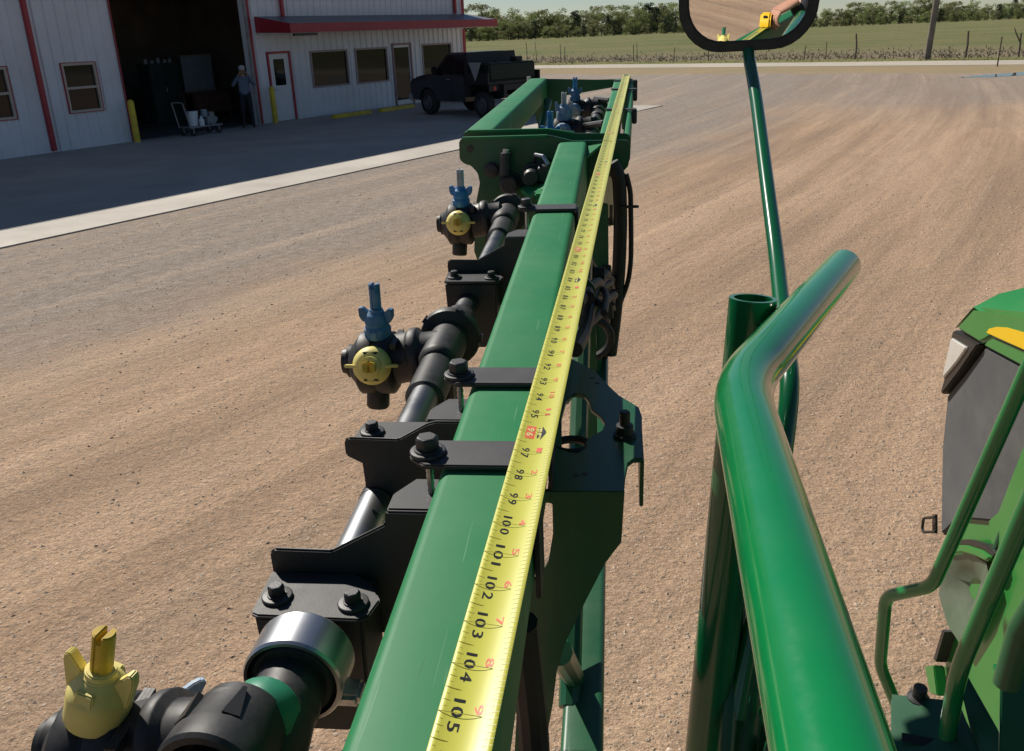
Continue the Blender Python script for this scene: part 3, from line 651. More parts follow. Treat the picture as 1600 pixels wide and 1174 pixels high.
def hand(b,wr,d,side_,nrm,s=1.,curl=.5,mi=0):
    """palm and five unequal bent fingers; d forward, side_ towards the thumb, nrm the palm's inner side"""
    wr,d,side_,nrm=[np.asarray(q,float) for q in (wr,d,side_,nrm)]
    for k in range(4): b.tube([wr+side_*(.027-.018*k)*s*.6,wr+d*.05*s+side_*(.027-.018*k)*s,wr+d*.088*s+side_*(.029-.019*k)*s],[.013*s,.0135*s,.0105*s],8,mi=mi)
    for k,l in enumerate((.072,.080,.075,.060)):
        p=wr+d*.084*s+side_*(.029-.019*k)*s; pts=[p]; an=0
        for q in (.45,.32,.23):
            an+=curl; p=p+(d*math.cos(an)+nrm*math.sin(an))*l*q*s; pts.append(p)
        b.tube(pts,[.0095*s,.009*s,.008*s,.0065*s],8,mi=mi); b.ball(pts[-1],.0066*s,8,6,mi=mi)
    t0=wr+d*.025*s+side_*.026*s; t1=t0+(d*.55+side_*.7+nrm*.35)*.035*s; t2=t1+(d*.8+side_*.1+nrm*.55)*.032*s; t3=t2+(d*.7-side_*.2+nrm*.6)*.024*s
    b.tube([t0,t1,t2,t3],[.013*s,.0115*s,.010*s,.0075*s],8,mi=mi); b.ball(t3,.0076*s,8,6,mi=mi)
def head(b,c,fwd,mi_skin,mi_hair,s=1.,cap=None):
    c=np.asarray(c,float); f=np.asarray(fwd,float); f/=np.linalg.norm(f); sd_=np.cross(f,[0,0,1.])
    b.ball(c,(.078*s,.095*s,.118*s),18,12,mi=mi_skin); 
    b.ball(c+f*.094*s-np.array([0,0,.012]),(.012,.012,.02),8,6,mi=mi_skin)
    for q in (-1,1):
        b.ball(c+sd_*q*.078*s-np.array([0,0,.01]),(.012,.02,.03),8,6,mi=mi_skin); b.ball(c+f*.083*s+sd_*q*.031*s+np.array([0,0,.008]),.009,8,6,mi=mi_hair)
    b.ball(c+f*.082*s-np.array([0,0,.055]),(.022,.012,.006),8,6,mi=mi_hair)
    b.ball(c-f*.015*s+np.array([0,0,.028]),(.083*s,.098*s,.103*s),16,10,mi=mi_hair)
# man in the bay doorway, both hands up to his face holding a phone
mp_=WM@Vector((3.75,-.55,.02)); mroot=empty('person',T(mp_[0],mp_[1],.02,R(14)),'person in grey-blue shirt raising a phone to the face in the bay doorway','person')
J=dict(pelvis=(0,0,.96),spine=(0,.01,1.14),chest=(0,.01,1.36),neck=(0,0,1.50),headb=(0,-.015,1.58),shL=(.18,.01,1.43),elL=(.33,-.10,1.22),wrL=(.16,-.28,1.52),shR=(-.18,.01,1.43),elR=(-.33,-.10,1.22),wrR=(-.12,-.28,1.52),hipL=(.10,0,.90),knL=(.125,-.02,.50),anL=(.14,.03,.09),toL=(.16,-.16,.04),hipR=(-.10,0,.90),knR=(-.125,-.02,.50),anR=(-.14,.03,.09),toR=(-.16,-.16,.04))
Ed=[('pelvis','spine'),('spine','chest'),('chest','neck'),('neck','headb'),('chest','shL'),('shL','elL'),('elL','wrL'),('chest','shR'),('shR','elR'),('elR','wrR'),('pelvis','hipL'),('hipL','knL'),('knL','anL'),('anL','toL'),('pelvis','hipR'),('hipR','knR'),('knR','anR'),('anR','toR')]
rad=dict(pelvis=(.16,.12),spine=(.16,.125),chest=(.175,.125),neck=.058,headb=.06,shL=.075,elL=.055,wrL=.042,shR=.075,elR=.05,wrR=.033,hipL=.105,knL=.07,anL=.05,toL=.045,hipR=.105,knR=.07,anR=.05,toR=.045)
def mo(a_,b_,t):
    if b_ in('headb',) or a_=='neck': return 0
    if b_.startswith('wr') and t>.97: return 0
    if b_.startswith(('hip','kn')) or (b_.startswith('an') and t<.85): return 2
    if b_.startswith('to') or b_.startswith('an'): return 3
    if a_=='pelvis' and t<.15: return 2
    return 1
def ex(b):
    head(b,(0,-.03,1.66),(0,-1,0),0,4)
    hand(b,(.16,-.28,1.52),(-.45,-.15,.88),(-.3,.9,.2),(-.88,0,-.45),1.,.45); hand(b,(-.12,-.28,1.52),(.45,-.15,.88),(.3,.9,.2),(.88,0,-.45),1.,.45)
figure('body',J,Ed,rad,mo,['skin','shirt','jeans','boots','hair'],mroot,ex)
MB().lathe([(.098,0),(.098,.4),(.075,.8),(.02,1.)],(0,-.02,1.70),(0,0,.11),18).prism([(-.08,-.10,1.70),(.08,-.10,1.70),(.06,-.19,1.685),(-.06,-.19,1.685)],(0,0,.012)).build('cap','cloth_cap',mroot)
ph=MB().box((-.075,-.30,1.575),(.08,-.288,1.655)); pho=ph.build('phone','phone',bevel=.003); pho.matrix_world=T(mp_[0],mp_[1],.02,R(14)); tag(pho,'dark phone held up in front of the face in the bay doorway','phone')
# ================================================================== PICKUP
hd=np.array([-.64,.768]); hd/=np.linalg.norm(hd); lf=np.array([-hd[1],hd[0]])
wf=gnd(675,180)[:2]; torg=wf+hd*.95-lf*.84
TM=T(torg[0],torg[1],.02,math.atan2(hd[1],hd[0]))
tk=empty('pickup_truck',TM,'black pickup truck with flatbed parked in the shade by the office','pickup truck')
def arc(cx_,r,a0,a1,n=9): return [(cx_+r*math.cos(R(a0+(a1-a0)*i/n)),.40+r*math.sin(R(a0+(a1-a0)*i/n))) for i in range(n+1)]
low=[(-.02,.45),(0,.62),(-.02,.98),(-.12,1.08),(-1.2,1.20),(-2.95,1.22),(-2.95,.45)]+[(-1.45,.42)]+arc(-.95,.46,5,175)[0:]+[(-.2,.45)]
low=[(-.02,.48),(0,.62),(-.02,1.0),(-.10,1.10),(-.55,1.17),(-1.2,1.22),(-2.9,1.24),(-2.95,1.1),(-2.95,.46),(-1.42,.44)]+[(p[0],p[1]) for p in arc(-.95,.46,175,5)]+[(-.3,.46)]
MB().prism([(x_,-.96,z_) for x_,z_ in low],(0,1.92,0)).build('body','truckpaint',tk,bevel=.04,seg=3)
# hood crown
MB().prism([(-.08,-.80,1.10),(-.5,-.84,1.17),(-1.25,-.86,1.225),(-1.25,.86,1.225),(-.5,.84,1.17),(-.08,.80,1.10)],(0,0,.045)).build('hood','truckpaint',tk,bevel=.02)
def green(b,xs0,xs1,y0,y1,z0,z1): # tapered glasshouse
    b.add([(xs0[0],-y0,z0),(xs0[1],-y0,z0),(xs0[1],y0,z0),(xs0[0],y0,z0),(xs1[0],-y1,z1),(xs1[1],-y1,z1),(xs1[1],y1,z1),(xs1[0],y1,z1)],[(0,3,2,1),(4,5,6,7),(0,1,5,4),(1,2,6,5),(2,3,7,6),(3,0,4,7)])
b=MB(); green(b,(-2.93,-1.15),(-2.86,-1.85),.93,.74,1.22,1.90); gh=b.build('cab','truckpaint',tk,bevel=.03,seg=3)
for s in (-1,1):
    f=lambda x_,z_:(x_,s*(.93-.19*(z_-1.22)/.68+.004),z_)
    MB().prism([f(-1.42,1.28),f(-1.92,1.82),f(-2.30,1.84),f(-2.30,1.28)],(0,s*.006,0)).build('side_window','truckglass',gh); MB().prism([f(-2.36,1.28),f(-2.36,1.84),f(-2.80,1.82),f(-2.84,1.28)],(0,s*.006,0)).build('side_window','truckglass',gh)
MB().prism([(-1.21,-.82,1.27),(-1.21,.82,1.27),(-1.80,.68,1.85),(-1.80,-.68,1.85)],(.018,0,.016)).build('windscreen','truckglass',gh)
MB().prism([(-2.925,-.8,1.3),(-2.925,.8,1.3),(-2.875,.66,1.83),(-2.875,-.66,1.83)],(-.006,0,0)).build('rear_window','truckglass',gh)
for s in (-1,1):
    MB().box((-.06,s*.6-.2,.82),(.012,s*.6+.2,1.0)).build('headlight','lens',tk,bevel=.01); MB().box((-1.5,s*1.0-.09,1.28),(-1.38,s*1.0+.09,1.50)).build('wing_mirror','truckdark',tk,bevel=.03)
    MB().box((-2.2,s*.963-.008,1.10),(-2.05,s*.963+.012,1.13)).build('door_handle','zinc',tk)
MB().box((-.03,-.45,.66),(.015,.45,1.0)).build('grille','truckdark',tk,bevel=.01); MB().box((-.12,-.97,.42),(.14,.97,.66)).build('bumper','zinc',tk,bevel=.04)
bed=MB().box((-4.2,-1.05,.98),(-3.0,1.05,1.07)).build('flatbed','truckdark',tk,bevel=.01)
for s in (-1,1): MB().box((-4.4,s*.55-.06,.6),(-2.9,s*.55+.06,.98)).build('frame_rail','truckdark',tk); MB().box((-4.2,s*1.02-.03,1.07),(-3.05,s*1.02+.03,1.32)).build('side_board','truckdark',bed,bevel=.006); MB().box((-3.3,s*.8-.2,.62),(-3.0,s*.8+.22,.97)).build('toolbox','truckdark',tk,bevel=.02)
MB().prism([(-3.0,-.98,1.07),(-3.0,-.98,1.88),(-3.10,-.98,1.90),(-3.25,-.98,1.07)],(0,1.96,0)).build('headache_rack','truckdark',tk,bevel=.01)
MB().box((-4.25,-1.05,.80),(-4.2,1.05,.97)).build('tail_board','truckdark',tk)
for s in (-1,1): MB().cyl((-4.25,s*.85,.88),(-4.27,s*.85,.88),.06).build('tail_lamp','redlens',tk)
for x_,y_ in ((-.95,.86),(-.95,-.86),(-3.75,.86),(-3.75,-.86)):
    s=1 if y_>0 else -1; w_=MB().lathe([(.26,-.13),(.36,-.13),(.40,-.08),(.40,.08),(.36,.13),(.26,.13)],(x_,y_,.40),(0,s,0),28,caps=False).build('wheel','rubbertyre',tk)
    MB().lathe([(.265,-.1),(.265,.11),(.24,.115),(.22,.06),(.10,.09),(.09,.13),(.0001,.13)],(x_,y_,.40),(0,s,0),24,caps=False).build('rim','rim',w_)
tri=empty('warning_triangle',TM@T(-3.62,1.06,1.52),'grey downward-pointing triangle leaning on the truck bed','sign')
MB().prism([(-.30,0.,.10),(.30,.0,.10),(.0,.0,-.44)],(0,.012,0)).build('panel','smv',tri); MB().box((-.32,-.03,.07),(.32,.0,.12)).build('bracket','truckdark',tri)
tn=empty('transfer_tank',TM@T(-3.72,0,1.075),'dark green fuel tank carried on the truck bed','tank')
MB().box((-.42,-.92,0),(.55,.92,.52)).build('tank_body','tankdark',tn,bevel=.05,seg=3); MB().cyl((0,.3,.5),(0,.3,.56),.08).build('filler_cap','truckdark',tn); MB().box((-.2,-.6,.5),(.1,-.3,.66)).build('pump','truckdark',tn,bevel=.03)
# ================================================================== SPRAY BOOM (x along the boom away from the camera, y left, z up)
boom=empty('spray_boom',MB_BOOM,'folded green spray boom with nozzles, clamps and hinge plate along the tape','spray boom')
def rrect(y0,y1,z0,z1,r,n=5):
    out=[]
    for cy_,cz_,a0 in ((y1-r,z1-r,0),(y0+r,z1-r,90),(y0+r,z0+r,180),(y1-r,z0+r,270)):
        for i in range(n+1): an=R(a0+90*i/n); out.append((cy_+r*math.cos(an),cz_+r*math.sin(an)))
    return out
def rtube(name,x0,x1,y0,y1,z0,z1,r,m,parent,skew=0.):
    b=MB(); pr=rrect(y0,y1,z0,z1,r); b.prism([(x0,y,z) for y,z in pr],(x1-x0,skew*(x1-x0),0)); return b.build(name,m,parent,ang=30)
rtube('upper_beam',-1.15,1.408,-.026,.026,-.078,0,.007,'green',boom)
def hexbolt(name,p,r,h,parent,wr=None,m='bolt',shank=0):
    p=np.asarray(p,float); b=MB(); 
    if wr: b.lathe([(wr,0),(wr,.8),(wr*.93,1.)],p,(0,0,.0022),24)
    z=.0022 if wr else 0
    b.lathe([(r*1.18,0),(r*1.18,.12)],p+[0,0,z],(0,0,h),24)
    b.lathe([(r,.12),(r,.86),(r*.86,1.)],p+[0,0,z],(0,0,h),6,phase=.4)
    b.lathe([(r*.72,0),(r*.72,1.)],p+[0,0,z+h*.99],(0,0,h*.03),18)
    if shank: b.cyl(p-[0,0,shank],p,r*.5,seg=10)
    return b.build(name,m,parent,bevel=.0005,seg=1)
def strap(x0,x1,yl=.044,z=.0012,t=.0032,right=-.0275):
    # flat bar over the beam with a pointed ear under the bolt
    c=(x0+x1)/2; b=MB()
    b.prism([(x0,right,z),(x1,right,z),(x1,yl-.010,z),(c+.006,yl,z),(c-.006,yl,z),(x0,yl-.010,z)],(0,0,t))
    st=b.build('clamp_strap','black',boom,bevel=.0008)
    MB().prism([(x0,right+.0005,z-.0005),(x1,right+.0005,z-.0005),(x1,right+.0005,-.085),(x0,right+.0005,-.085)],(0,-.003,0)).build('strap_leg','black',st,bevel=.0006)
    hexbolt('bolt',(c-.001,.034,z+t),.0068,.0085,st,.0105,shank=.0)
    MB().lathe([(r_,k/24) for k in range(25) for r_ in ((.0024,.0020)[k%2],)],(c-.001,.034,-.048),(0,0,.049),10).build('threaded_rod','zinc',st)
    MB().lathe([(.0062,0),(.0062,1)],(c-.001,.034,-.034),(0,0,.006),6).build('nut','bolt',st)
    return st
strap(.203,.234); strap(.318,.347); strap(.848,.876)
PY,PZ,PR=.101,-.093,.0128
def bracket(x0,mir=1,name='pipe_bracket'):
    """tab under the strap, upright flange, plate with two bolts, saddle round the pipe. mir=-1: flange on the near side"""
    fx=x0; b=MB()
    tabx=(fx,fx+.036)
    b.prism([(tabx[0],.0265,-.0255),(tabx[0],.057,-.0255),(tabx[0]+.018,.057,-.0255),(tabx[1],.047,-.0255),(tabx[1],.0265,-.0255)],(0,0,.003))
    if mir>0: fl=[(.0265,-.0225),(.057,-.0225),(.058,-.031),(.092,-.050),(.127,-.0495),(.130,-.053),(.130,-.075),(.118,-.09),(.05,-.115),(.0265,-.115)]
    else: fl=[(.0265,-.0225),(.050,-.0225),(.056,-.0245),(.077,-.0365),(.113,-.0355),(.116,-.0385),(.116,-.050),(.0265,-.10)]
    if mir>0: b.prism([(fx-.003,y,z) for y,z in fl],(.003,0,0))
    else: b.prism([(fx-.003,y,z) for y,z in fl],(.003,0,0))
    br=b.build(name,'black',boom,bevel=.0011)
    pz=-.0645 if mir>0 else -.0405
    if mir>0: pl=[(fx-.004,.130),(fx-.043,.128),(fx-.045,.124),(fx-.046,.066),(fx-.042,.061),(fx-.028,.058),(fx-.014,.066),(fx-.004,.078)]
    else: pl=[(fx,.113),(fx+.032,.111),(fx+.034,.108),(fx+.034,.062),(fx,.062)]
    MB().prism([(x_,y_,pz-.003) for x_,y_ in pl],(0,0,.003)).build('plate','black',br,bevel=.0009)
    if mir>0:
        hexbolt('bolt',(fx-.029,.1175,pz),.0047,.0065,br,.0088); hexbolt('bolt',(fx-.033,.072,pz),.0047,.0065,br,.0088)
    else: hexbolt('bolt',(fx+.015,.1,pz),.0047,.0065,br,.0088)
    x_a,x_b=(fx-.042,fx-.004) if mir>0 else (fx+.002,fx+.03)
    y0,y1=(.065,.1275) if mir>0 else (.068,.107)
    s=MB().prism([(x_a,y0,pz-.0035),(x_a,y1,pz-.0035),(x_a,y1-.002,-.135),(x_a,PY+.02,-.15),(x_a,PY-.02,-.15),(x_a,y0+.002,-.135)],(x_b-x_a,0,0)).build('saddle','black',br,bevel=.002)
    return br
bracket(.199); bracket(.316,-1); bracket(.822)
# wet boom pipe, in two lengths joined at the nozzle bodies
MB().cyl((-1.1,PY,PZ),(-.40,PY,PZ),PR,seg=24).build('spray_pipe','steel',boom)
MB().cyl((.150,PY-.004,PZ+.004),(.315,PY-.002,PZ+.002),PR,seg=28).build('spray_pipe','steel',boom); MB().cyl((.315,PY-.002,PZ+.002),(.60,PY,PZ),PR+.0004,seg=28).build('spray_pipe','pipe_dark',boom)  # one pipe, lit length in steel, shaded length in the darker copy
MB().cyl((.73,PY,PZ),(1.18,PY,PZ),PR,seg=24).build('spray_pipe','pipe_dark',boom)
def capmesh(p,ax,wing,mt,tipm,parent,tiplen=.030,s=1.):
    """quick-turn nozzle cap: skirt, shoulder, two ears, slotted tip"""
    p=np.asarray(p,float); ax=np.asarray(ax,float); ax/=np.linalg.norm(ax); wg=np.asarray(wing,float); wg=wg-ax*(wg@ax); wg/=np.linalg.norm(wg); th=np.cross(ax,wg)
    b=MB(); q=lambda a_,w_,t_:p+(ax*a_+wg*w_+th*t_)*s
    slim='blue' in mt
    if slim:
        b.lathe([(.0150*s,0),(.0158*s,.06),(.0158*s,.36),(.0138*s,.40),(.0138*s,.52),(.0148*s,.56),(.0120*s,.80),(.0085*s,.90),(.0080*s,1.)],p,ax*.036*s,28)
        for g in (-1,1):
            b.prism([q(.019,g*.0110,-.0040),q(.020,g*.0170,-.0040),q(.026,g*.0205,-.0040),q(.036,g*.0210,-.0040),q(.037,g*.0160,-.0040),q(.031,g*.0095,-.0040)],th*.008*s)
            b.prism([q(.004,-.0048,g*.0165),q(.004,.0048,g*.0165),q(.012,.0048,g*.0165),q(.012,-.0048,g*.0165)],-th*g*.004*s)
    else: b.lathe([(.0190*s,0),(.0194*s,.05),(.0186*s,.52),(.0182*s,.56),(.0165*s,.64),(.0115*s,.84),(.0094*s,.88),(.0092*s,1.)],p,ax*.038*s,28)
    for g in ((-1,1) if not slim else ()):
        b.prism([q(.016,g*.0150,-.0035),q(.017,g*.0205,-.0035),q(.036,g*.0232,-.0035),q(.0415,g*.0228,-.0035),q(.0435,g*.0208,-.0035),q(.0425,g*.0185,-.0035),q(.031,g*.0095,-.0035)],th*.007*s)
        b.prism([q(.020,-.0065,g*.0175),q(.020,.0065,g*.0175),q(.030,.0055,g*.0155),q(.030,-.0055,g*.0155)],-th*g*.008*s)
    c=b.build('nozzle_cap',mt,parent,bevel=.0007,ang=24)
    t=MB()
    for g in (-1,1):
        pts=[]
        for i in range(9): an=R(-82+164*i/8); pts.append(q(.036,g*(.0008+.0058*math.cos(an)),.0062*math.sin(an)))
        t.prism(pts,ax*tiplen*s)
    t.lathe([(.0056*s,0),(.0056*s,.82)],q(.036,0,0),ax*tiplen*s,14)
    t.build('spray_tip',tipm,c,bevel=.0006)
    return c
def frontcap(p,ax,wing,mt,tipm,parent,s=1.):
    p=np.asarray(p,float); ax=np.asarray(ax,float); ax/=np.linalg.norm(ax); wg=np.asarray(wing,float); wg=wg-ax*(wg@ax); wg/=np.linalg.norm(wg); th=np.cross(ax,wg)
    q=lambda a_,w_,t_:p+ax*a_+wg*w_+th*t_
    b=MB(); b.lathe([(.0195,0),(.0198,.25),(.0185,.5),(.014,.72),(.0105,.78),(.0105,.95),(.0075,1.)],p,ax*.020,28)
    for g in (-1,1): b.prism([q(.006,g*.010,-.0016),q(.004,g*.0265,-.0016),q(.010,g*.0275,-.0016),q(.015,g*.012,-.0016)],th*.0032)
    c=b.build('nozzle_cap',mt,parent,bevel=.0006)
    t=MB()
    for g in (-1,1): t.prism([q(.018,g*.001,-.006),q(.018,g*.0065,-.004),q(.018,g*.0065,.004),q(.018,g*.001,.006)],ax*.007)
    t.lathe([(.0062,0),(.0055,1.)],q(.017,0,0),ax*.004,12); t.build('spray_tip',tipm,c,bevel=.0006)
    for g in (-1,1):
        MB().prism([q(.0115,-.008,g*.0148),q(.0115,.008,g*.0148),q(.0126,.006,g*.0125),q(.0126,-.006,g*.0125)],ax*.0022).build('cap_slot','ink',c)
def turret(c,sz=1.,top=('cap_blue','cap_blue'),front=('cap_yellow','tip_yellow'),back=None,tl=.030,reach=.055,tilt=(0,-.02,1)):
    """rotating nozzle body: round housing, barrel to the pipe on its right, caps up / toward the camera"""
    xn,by,bz=c; b=MB(); b.ball(c,(.034*sz,.036*sz,.036*sz),28,18); b.lathe([(.030*sz,0),(.0375*sz,.10),(.0375*sz,.42),(.034*sz,.5),(.0375*sz,.58),(.0375*sz,.9),(.030*sz,1.)],(xn,by+.022*sz,bz),(0,-.048*sz,0),30)
    b.lathe([(.030*sz,0),(.030*sz,.4),(.033*sz,.45),(.033*sz,.6),(.026*sz,.66),(.025*sz,1.)],(xn,by-.018*sz,bz+.003),(0,-reach,.010),24)
    b.cyl((xn,by-.002,bz+.026*sz),(xn,by-.005,bz+.038*sz),.0145*sz,seg=18); b.cyl((xn-.02*sz,by-.002,bz+.004),(xn-.036*sz,by-.003,bz+.009),.017*sz,seg=18)
    nb=b.build('nozzle_body','black_plastic',boom,bevel=.0008,seg=1)
    MB().lathe([(.0125*sz,0),(.0138*sz,.1),(.0138*sz,.9),(.012*sz,1.)],(xn+.002,by+.002,bz-.030*sz),(-.004,.002,-.028*sz),20).build('spout','black_plastic',nb)
    MB().lathe([(.020*sz,0),(.020*sz,.5),(.016*sz,.6),(.015*sz,1.)],(xn+.004,by+.028*sz,bz),(.0,.014*sz,.0),20).build('side_port','black_plastic',nb)
    for k in range(3): MB().box((xn-.03*sz,by-.03*sz-.001+.002*k,bz+.028*sz),(xn+.02*sz,by-.029*sz+.002*k,bz+.0345*sz)).build('body_rib','black_plastic',nb)
    capmesh((xn-.002,by-.005*sz,bz+.033*sz),tilt,(0.12,1,0),top[0],top[1],nb,tl,sz)
    if front: frontcap((xn-.031*sz,by-.003*sz,bz+.008),(-1,-.10,.30),(0,1,.0),front[0],front[1],nb,sz)
    if back: capmesh((xn+.016,by-.016,bz-.010),(.62,-.76,.16),(0,.5,.86),back[0],back[1],nb,.010,.85)
    return nb
def coupling(x,py,pz,nb,sleeve=True):
    """in-line coupling on the pipe: near drum, big flange, neck, sleeve toward the next bracket"""
    MB().lathe([(.0165,0),(.0195,.04),(.0205,.10),(.0205,1.)],(x-.045,py,pz+.004),(.075,0,0),30).build('coupling_drum','black_plastic',nb)
    MB().lathe([(.0245,0),(.0315,.12),(.0325,.3),(.0325,.75),(.029,1.)],(x+.028,py,pz+.004),(.016,0,0),36).build('flange','black_plastic',nb)
    for k in range(5):
        MB().box((-.0005,-.003,-.001),(.009,.003,.0022),Matrix.Translation((x+.031,py,pz+.004))@Matrix.Rotation(k*1.257+.35,4,'X')@Matrix.Translation((0,0,.0322))).build('flange_lug','black_plastic',nb)
    MB().lathe([(.0165,0),(.0165,1.)],(x+.044,py,pz+.002),(.03,0,0),24).build('neck','black_plastic',nb)
    if sleeve: MB().lathe([(.0185,0),(.0205,.06),(.0205,.2),(.0185,.26),(.0185,.9),(.0165,1.)],(x+.066,py,pz),(.040,0,0),30).build('sleeve','black_plastic',nb)
    MB().lathe([(.0150,0),(.0185,.05),(.0185,1.)],(x-.115,py,pz-.002),(.075,0,.002),26).build('pipe_clamp','black_plastic',nb)
    MB().box((x-.050,py-.014,pz-.058),(x+.020,py+.030,pz-.008)).build('saddle_block','black_plastic',nb,bevel=.008)
    MB().tube([(x-.05,py+.018,pz-.02),(x-.062,py+.016,pz-.03),(x-.06,py+.014,pz-.05)],.006,10,fil=.006).build('latch','black_plastic',nb)
# near unit: slotted nut, green cap, ribbed elbow and steel band
cb_=onX(150,1112,.09)
n1=turret((.090,cb_[1]+.002,cb_[2]-.027),.82,top=('cap_yellow','tip_yellow'),front=None,back=('cap_pale','cap_pale'),reach=.045,tilt=(.0,-.30,1))
NC=(.106,-.068)
MB().lathe([(.0205,0),(.0240,0),(.0255,.05),(.0255,.34),(.0245,.40),(.0228,.78),(.0215,1.),(.0205,1.)],(.044,NC[0],NC[1]),(.040,-.002,-.002),40,caps=False).build('slotted_nut','black_plastic',n1)
MB().lathe([(.0207,0),(.0207,1.)],(.060,NC[0],NC[1]),(.02,0,0),30).build('nut_core','rubber',n1)
for an in (-.75,.35): MB().prism([tuple(Matrix.Translation((0,NC[0],NC[1]))@Matrix.Rotation(an,4,'X')@Vector(v)) for v in ((.061,-.0042,.0215),(.079,-.0010,.0208),(.079,.0010,.0208),(.061,.0042,.0215))],tuple(Matrix.Rotation(an,3,'X')@Vector((0,0,.0031)))).build('nut_slot','ink',n1)
MB().lathe([(.0108,0),(.0118,.06),(.0118,1.)],(-.02,NC[0]+.002,NC[1]-.002),(.09,0,0),28).build('hose_tail','black_plastic',n1)
MB().lathe([(.0165,0),(.0178,.12),(.0178,.85),(.0165,1.)],(.080,NC[0]-.008,NC[1]-.003),(.016,-.002,-.002),32).build('filter_cap','cap_green',n1)
e1_=onX(432,1150,.085); MB().tube([e1_+[-.03,.012,-.05],e1_,(.113,.0945,-.0805),(.15,.094,-.080)],[.0165,.0170,.0185,.0195],24,fil=.015).build('elbow','black_plastic',n1)
MB().tube([onX(444,1048,.113),onX(418,1112,.083)],.0016,8).build('elbow_rib','zinc',n1)
MB().lathe([(.0240,0),(.0258,0),(.0268,.06),(.0268,.94),(.0258,1.),(.0240,1.)],(.118,.0935,-.0790),(.026,0,0),44,caps=False).build('steel_band','steel',n1,ang=15)
MB().lathe([(.021,-.05),(.0240,.10),(.0240,1.)],(.1195,.0935,-.0790),(.024,0,0),36).build('band_core','black_plastic',n1)
MB().box((.126,.062,-.102),(.142,.078,-.094)).build('band_screw','zinc',n1,bevel=.002)
MB().tube([(.10,.10,-.10),(.06,.115,-.115),(.0,.12,-.13),(-.08,.125,-.15)],.022,16,fil=.03).build('hose','rubber',n1)
n2=turret((.62,.174,-.104),.88); coupling(.62,PY,PZ,n2)
n3=turret((1.205,.178,-.097),.90,top=('cap_blue2','tip_grey')); coupling(1.205,PY,PZ,n3)
n0=turret((-.46,.19,-.115),1.,top=('cap_yellow','cap_green'))
# hinge plates
def YZ(pts,x): return [(x,y,z) for y,z in pts]
ear=[(.199,.012),(.206,.006),(.207,-.026),(.200,-.034),(.187,-.038),(.175,-.052),(.172,-.07),(.183,-.115),(.19,-.2),(.16,-.30),(.03,-.33),(-.02,-.20),(-.03,-.10),(-.066,-.064),(-.090,-.056),(-.1,-.045),(-.102,-.006),(-.097,.0005),(.0,.0015),(.034,.0105),(.04,.012)]
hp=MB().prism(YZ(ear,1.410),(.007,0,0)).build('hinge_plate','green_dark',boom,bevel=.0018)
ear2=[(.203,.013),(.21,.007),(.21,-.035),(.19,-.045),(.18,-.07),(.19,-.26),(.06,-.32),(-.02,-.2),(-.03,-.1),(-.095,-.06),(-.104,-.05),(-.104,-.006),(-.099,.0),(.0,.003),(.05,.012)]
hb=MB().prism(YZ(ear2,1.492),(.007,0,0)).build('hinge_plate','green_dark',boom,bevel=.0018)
MB().prism([(1.417,.200,.0095),(1.425,.200,.0095),(1.425,.05,.009),(1.417,.05,.009)],(0,0,.002)).build('top_lip','green',hp,bevel=.0006)
MB().tube([(1.409,.198,.0115),(1.409,.045,.0115)],.0028,8).build('rolled_edge','green',hp)
MB().tube([(1.491,.202,.0125),(1.491,.05,.0115),(1.491,-.0,.003)],.0028,8).build('rolled_edge','green',hb)
MB().box((1.417,-.02,-.06),(1.49,.15,-.055)).build('web','green_dark',boom)
MB().cyl((1.4105,.186,-.008),(1.4085,.186,-.008),.0065,seg=16).build('pin_hole','ink',hp)
for y_,z_,r_,h_ in ((.148,-.046,.012,.012),(.118,-.018,.006,.004),(.115,-.070,.017,.03),(.05,-.048,.017,.05),(.072,-.052,.015,.06)):
    MB().lathe([(r_*1.2,0),(r_*1.2,.25),(r_,.26),(r_,.9),(r_*.8,1.)],(1.410,y_,z_),(-h_,0,0),14).build('hinge_bolt','bolt',hp)
MB().cyl((1.38,.12,-.05),(1.38,.118,-.012),.011,.009,12).build('hinge_pin','bolt',hp); MB().cyl((1.38,.118,-.012),(1.38,.117,-.006),.006,.006,10).build('pin_tip','zinc',hp)
MB().tube([(1.39,.068,-.03),(1.37,.064,-.015),(1.36,.05,-.016),(1.35,.04,-.03)],.0035,8).build('cable','zinc',hp)
MB().prism([(1.405,.03,-.060),(1.405,.10,-.085),(1.33,.075,-.085),(1.30,.03,-.062)],(0,0,.008)).build('gusset','green',boom,bevel=.001)
MB().box((1.28,.027,-.078),(1.33,.06,-.066)).build('gusset_lug','green',boom,bevel=.002)
MB().prism([(1.405,-.027,-.012),(1.405,-.055,-.008),(1.34,-.027,-.02)],(0,0,.005)).build('gusset','green',boom,bevel=.001)
# far frame
SK=-.026
def FX(x,y,z): return (1.5+x,y+SK*x,z)
def fbar(name,y0,y1,z0,z1,m='green',r=.006,x0=0.,x1=1.13): 
    b=MB(); b.prism([FX(x0,y,z) for y,z in rrect(y0,y1,z0,z1,r)],(x1-x0,SK*(x1-x0),0)); return b.build(name,m,boom,ang=30)
fbar('frame_bar',.158,.212,-.052,.010); fbar('frame_bar',-.079,-.046,-.060,-.0005); fbar('frame_bar',-.1045,-.090,-.050,-.004)
fp=[(.185,.010),(.182,-.05),(.16,-.13),(.11,-.22),(.085,-.22),(.085,-.045),(-.085,-.022),(-.096,-.035),(-.1,-.15),(-.130,-.15),(-.136,-.02),(-.132,-.001),(-.02,.0)]
fpl=MB().prism(YZ(fp,2.632),(.008,0,0)).build('end_plate','green_dark',boom,bevel=.002)
MB().cyl((2.63,.184,.0),(2.63,.184,.016),.006,seg=12).build('end_bolt','zinc',fpl)
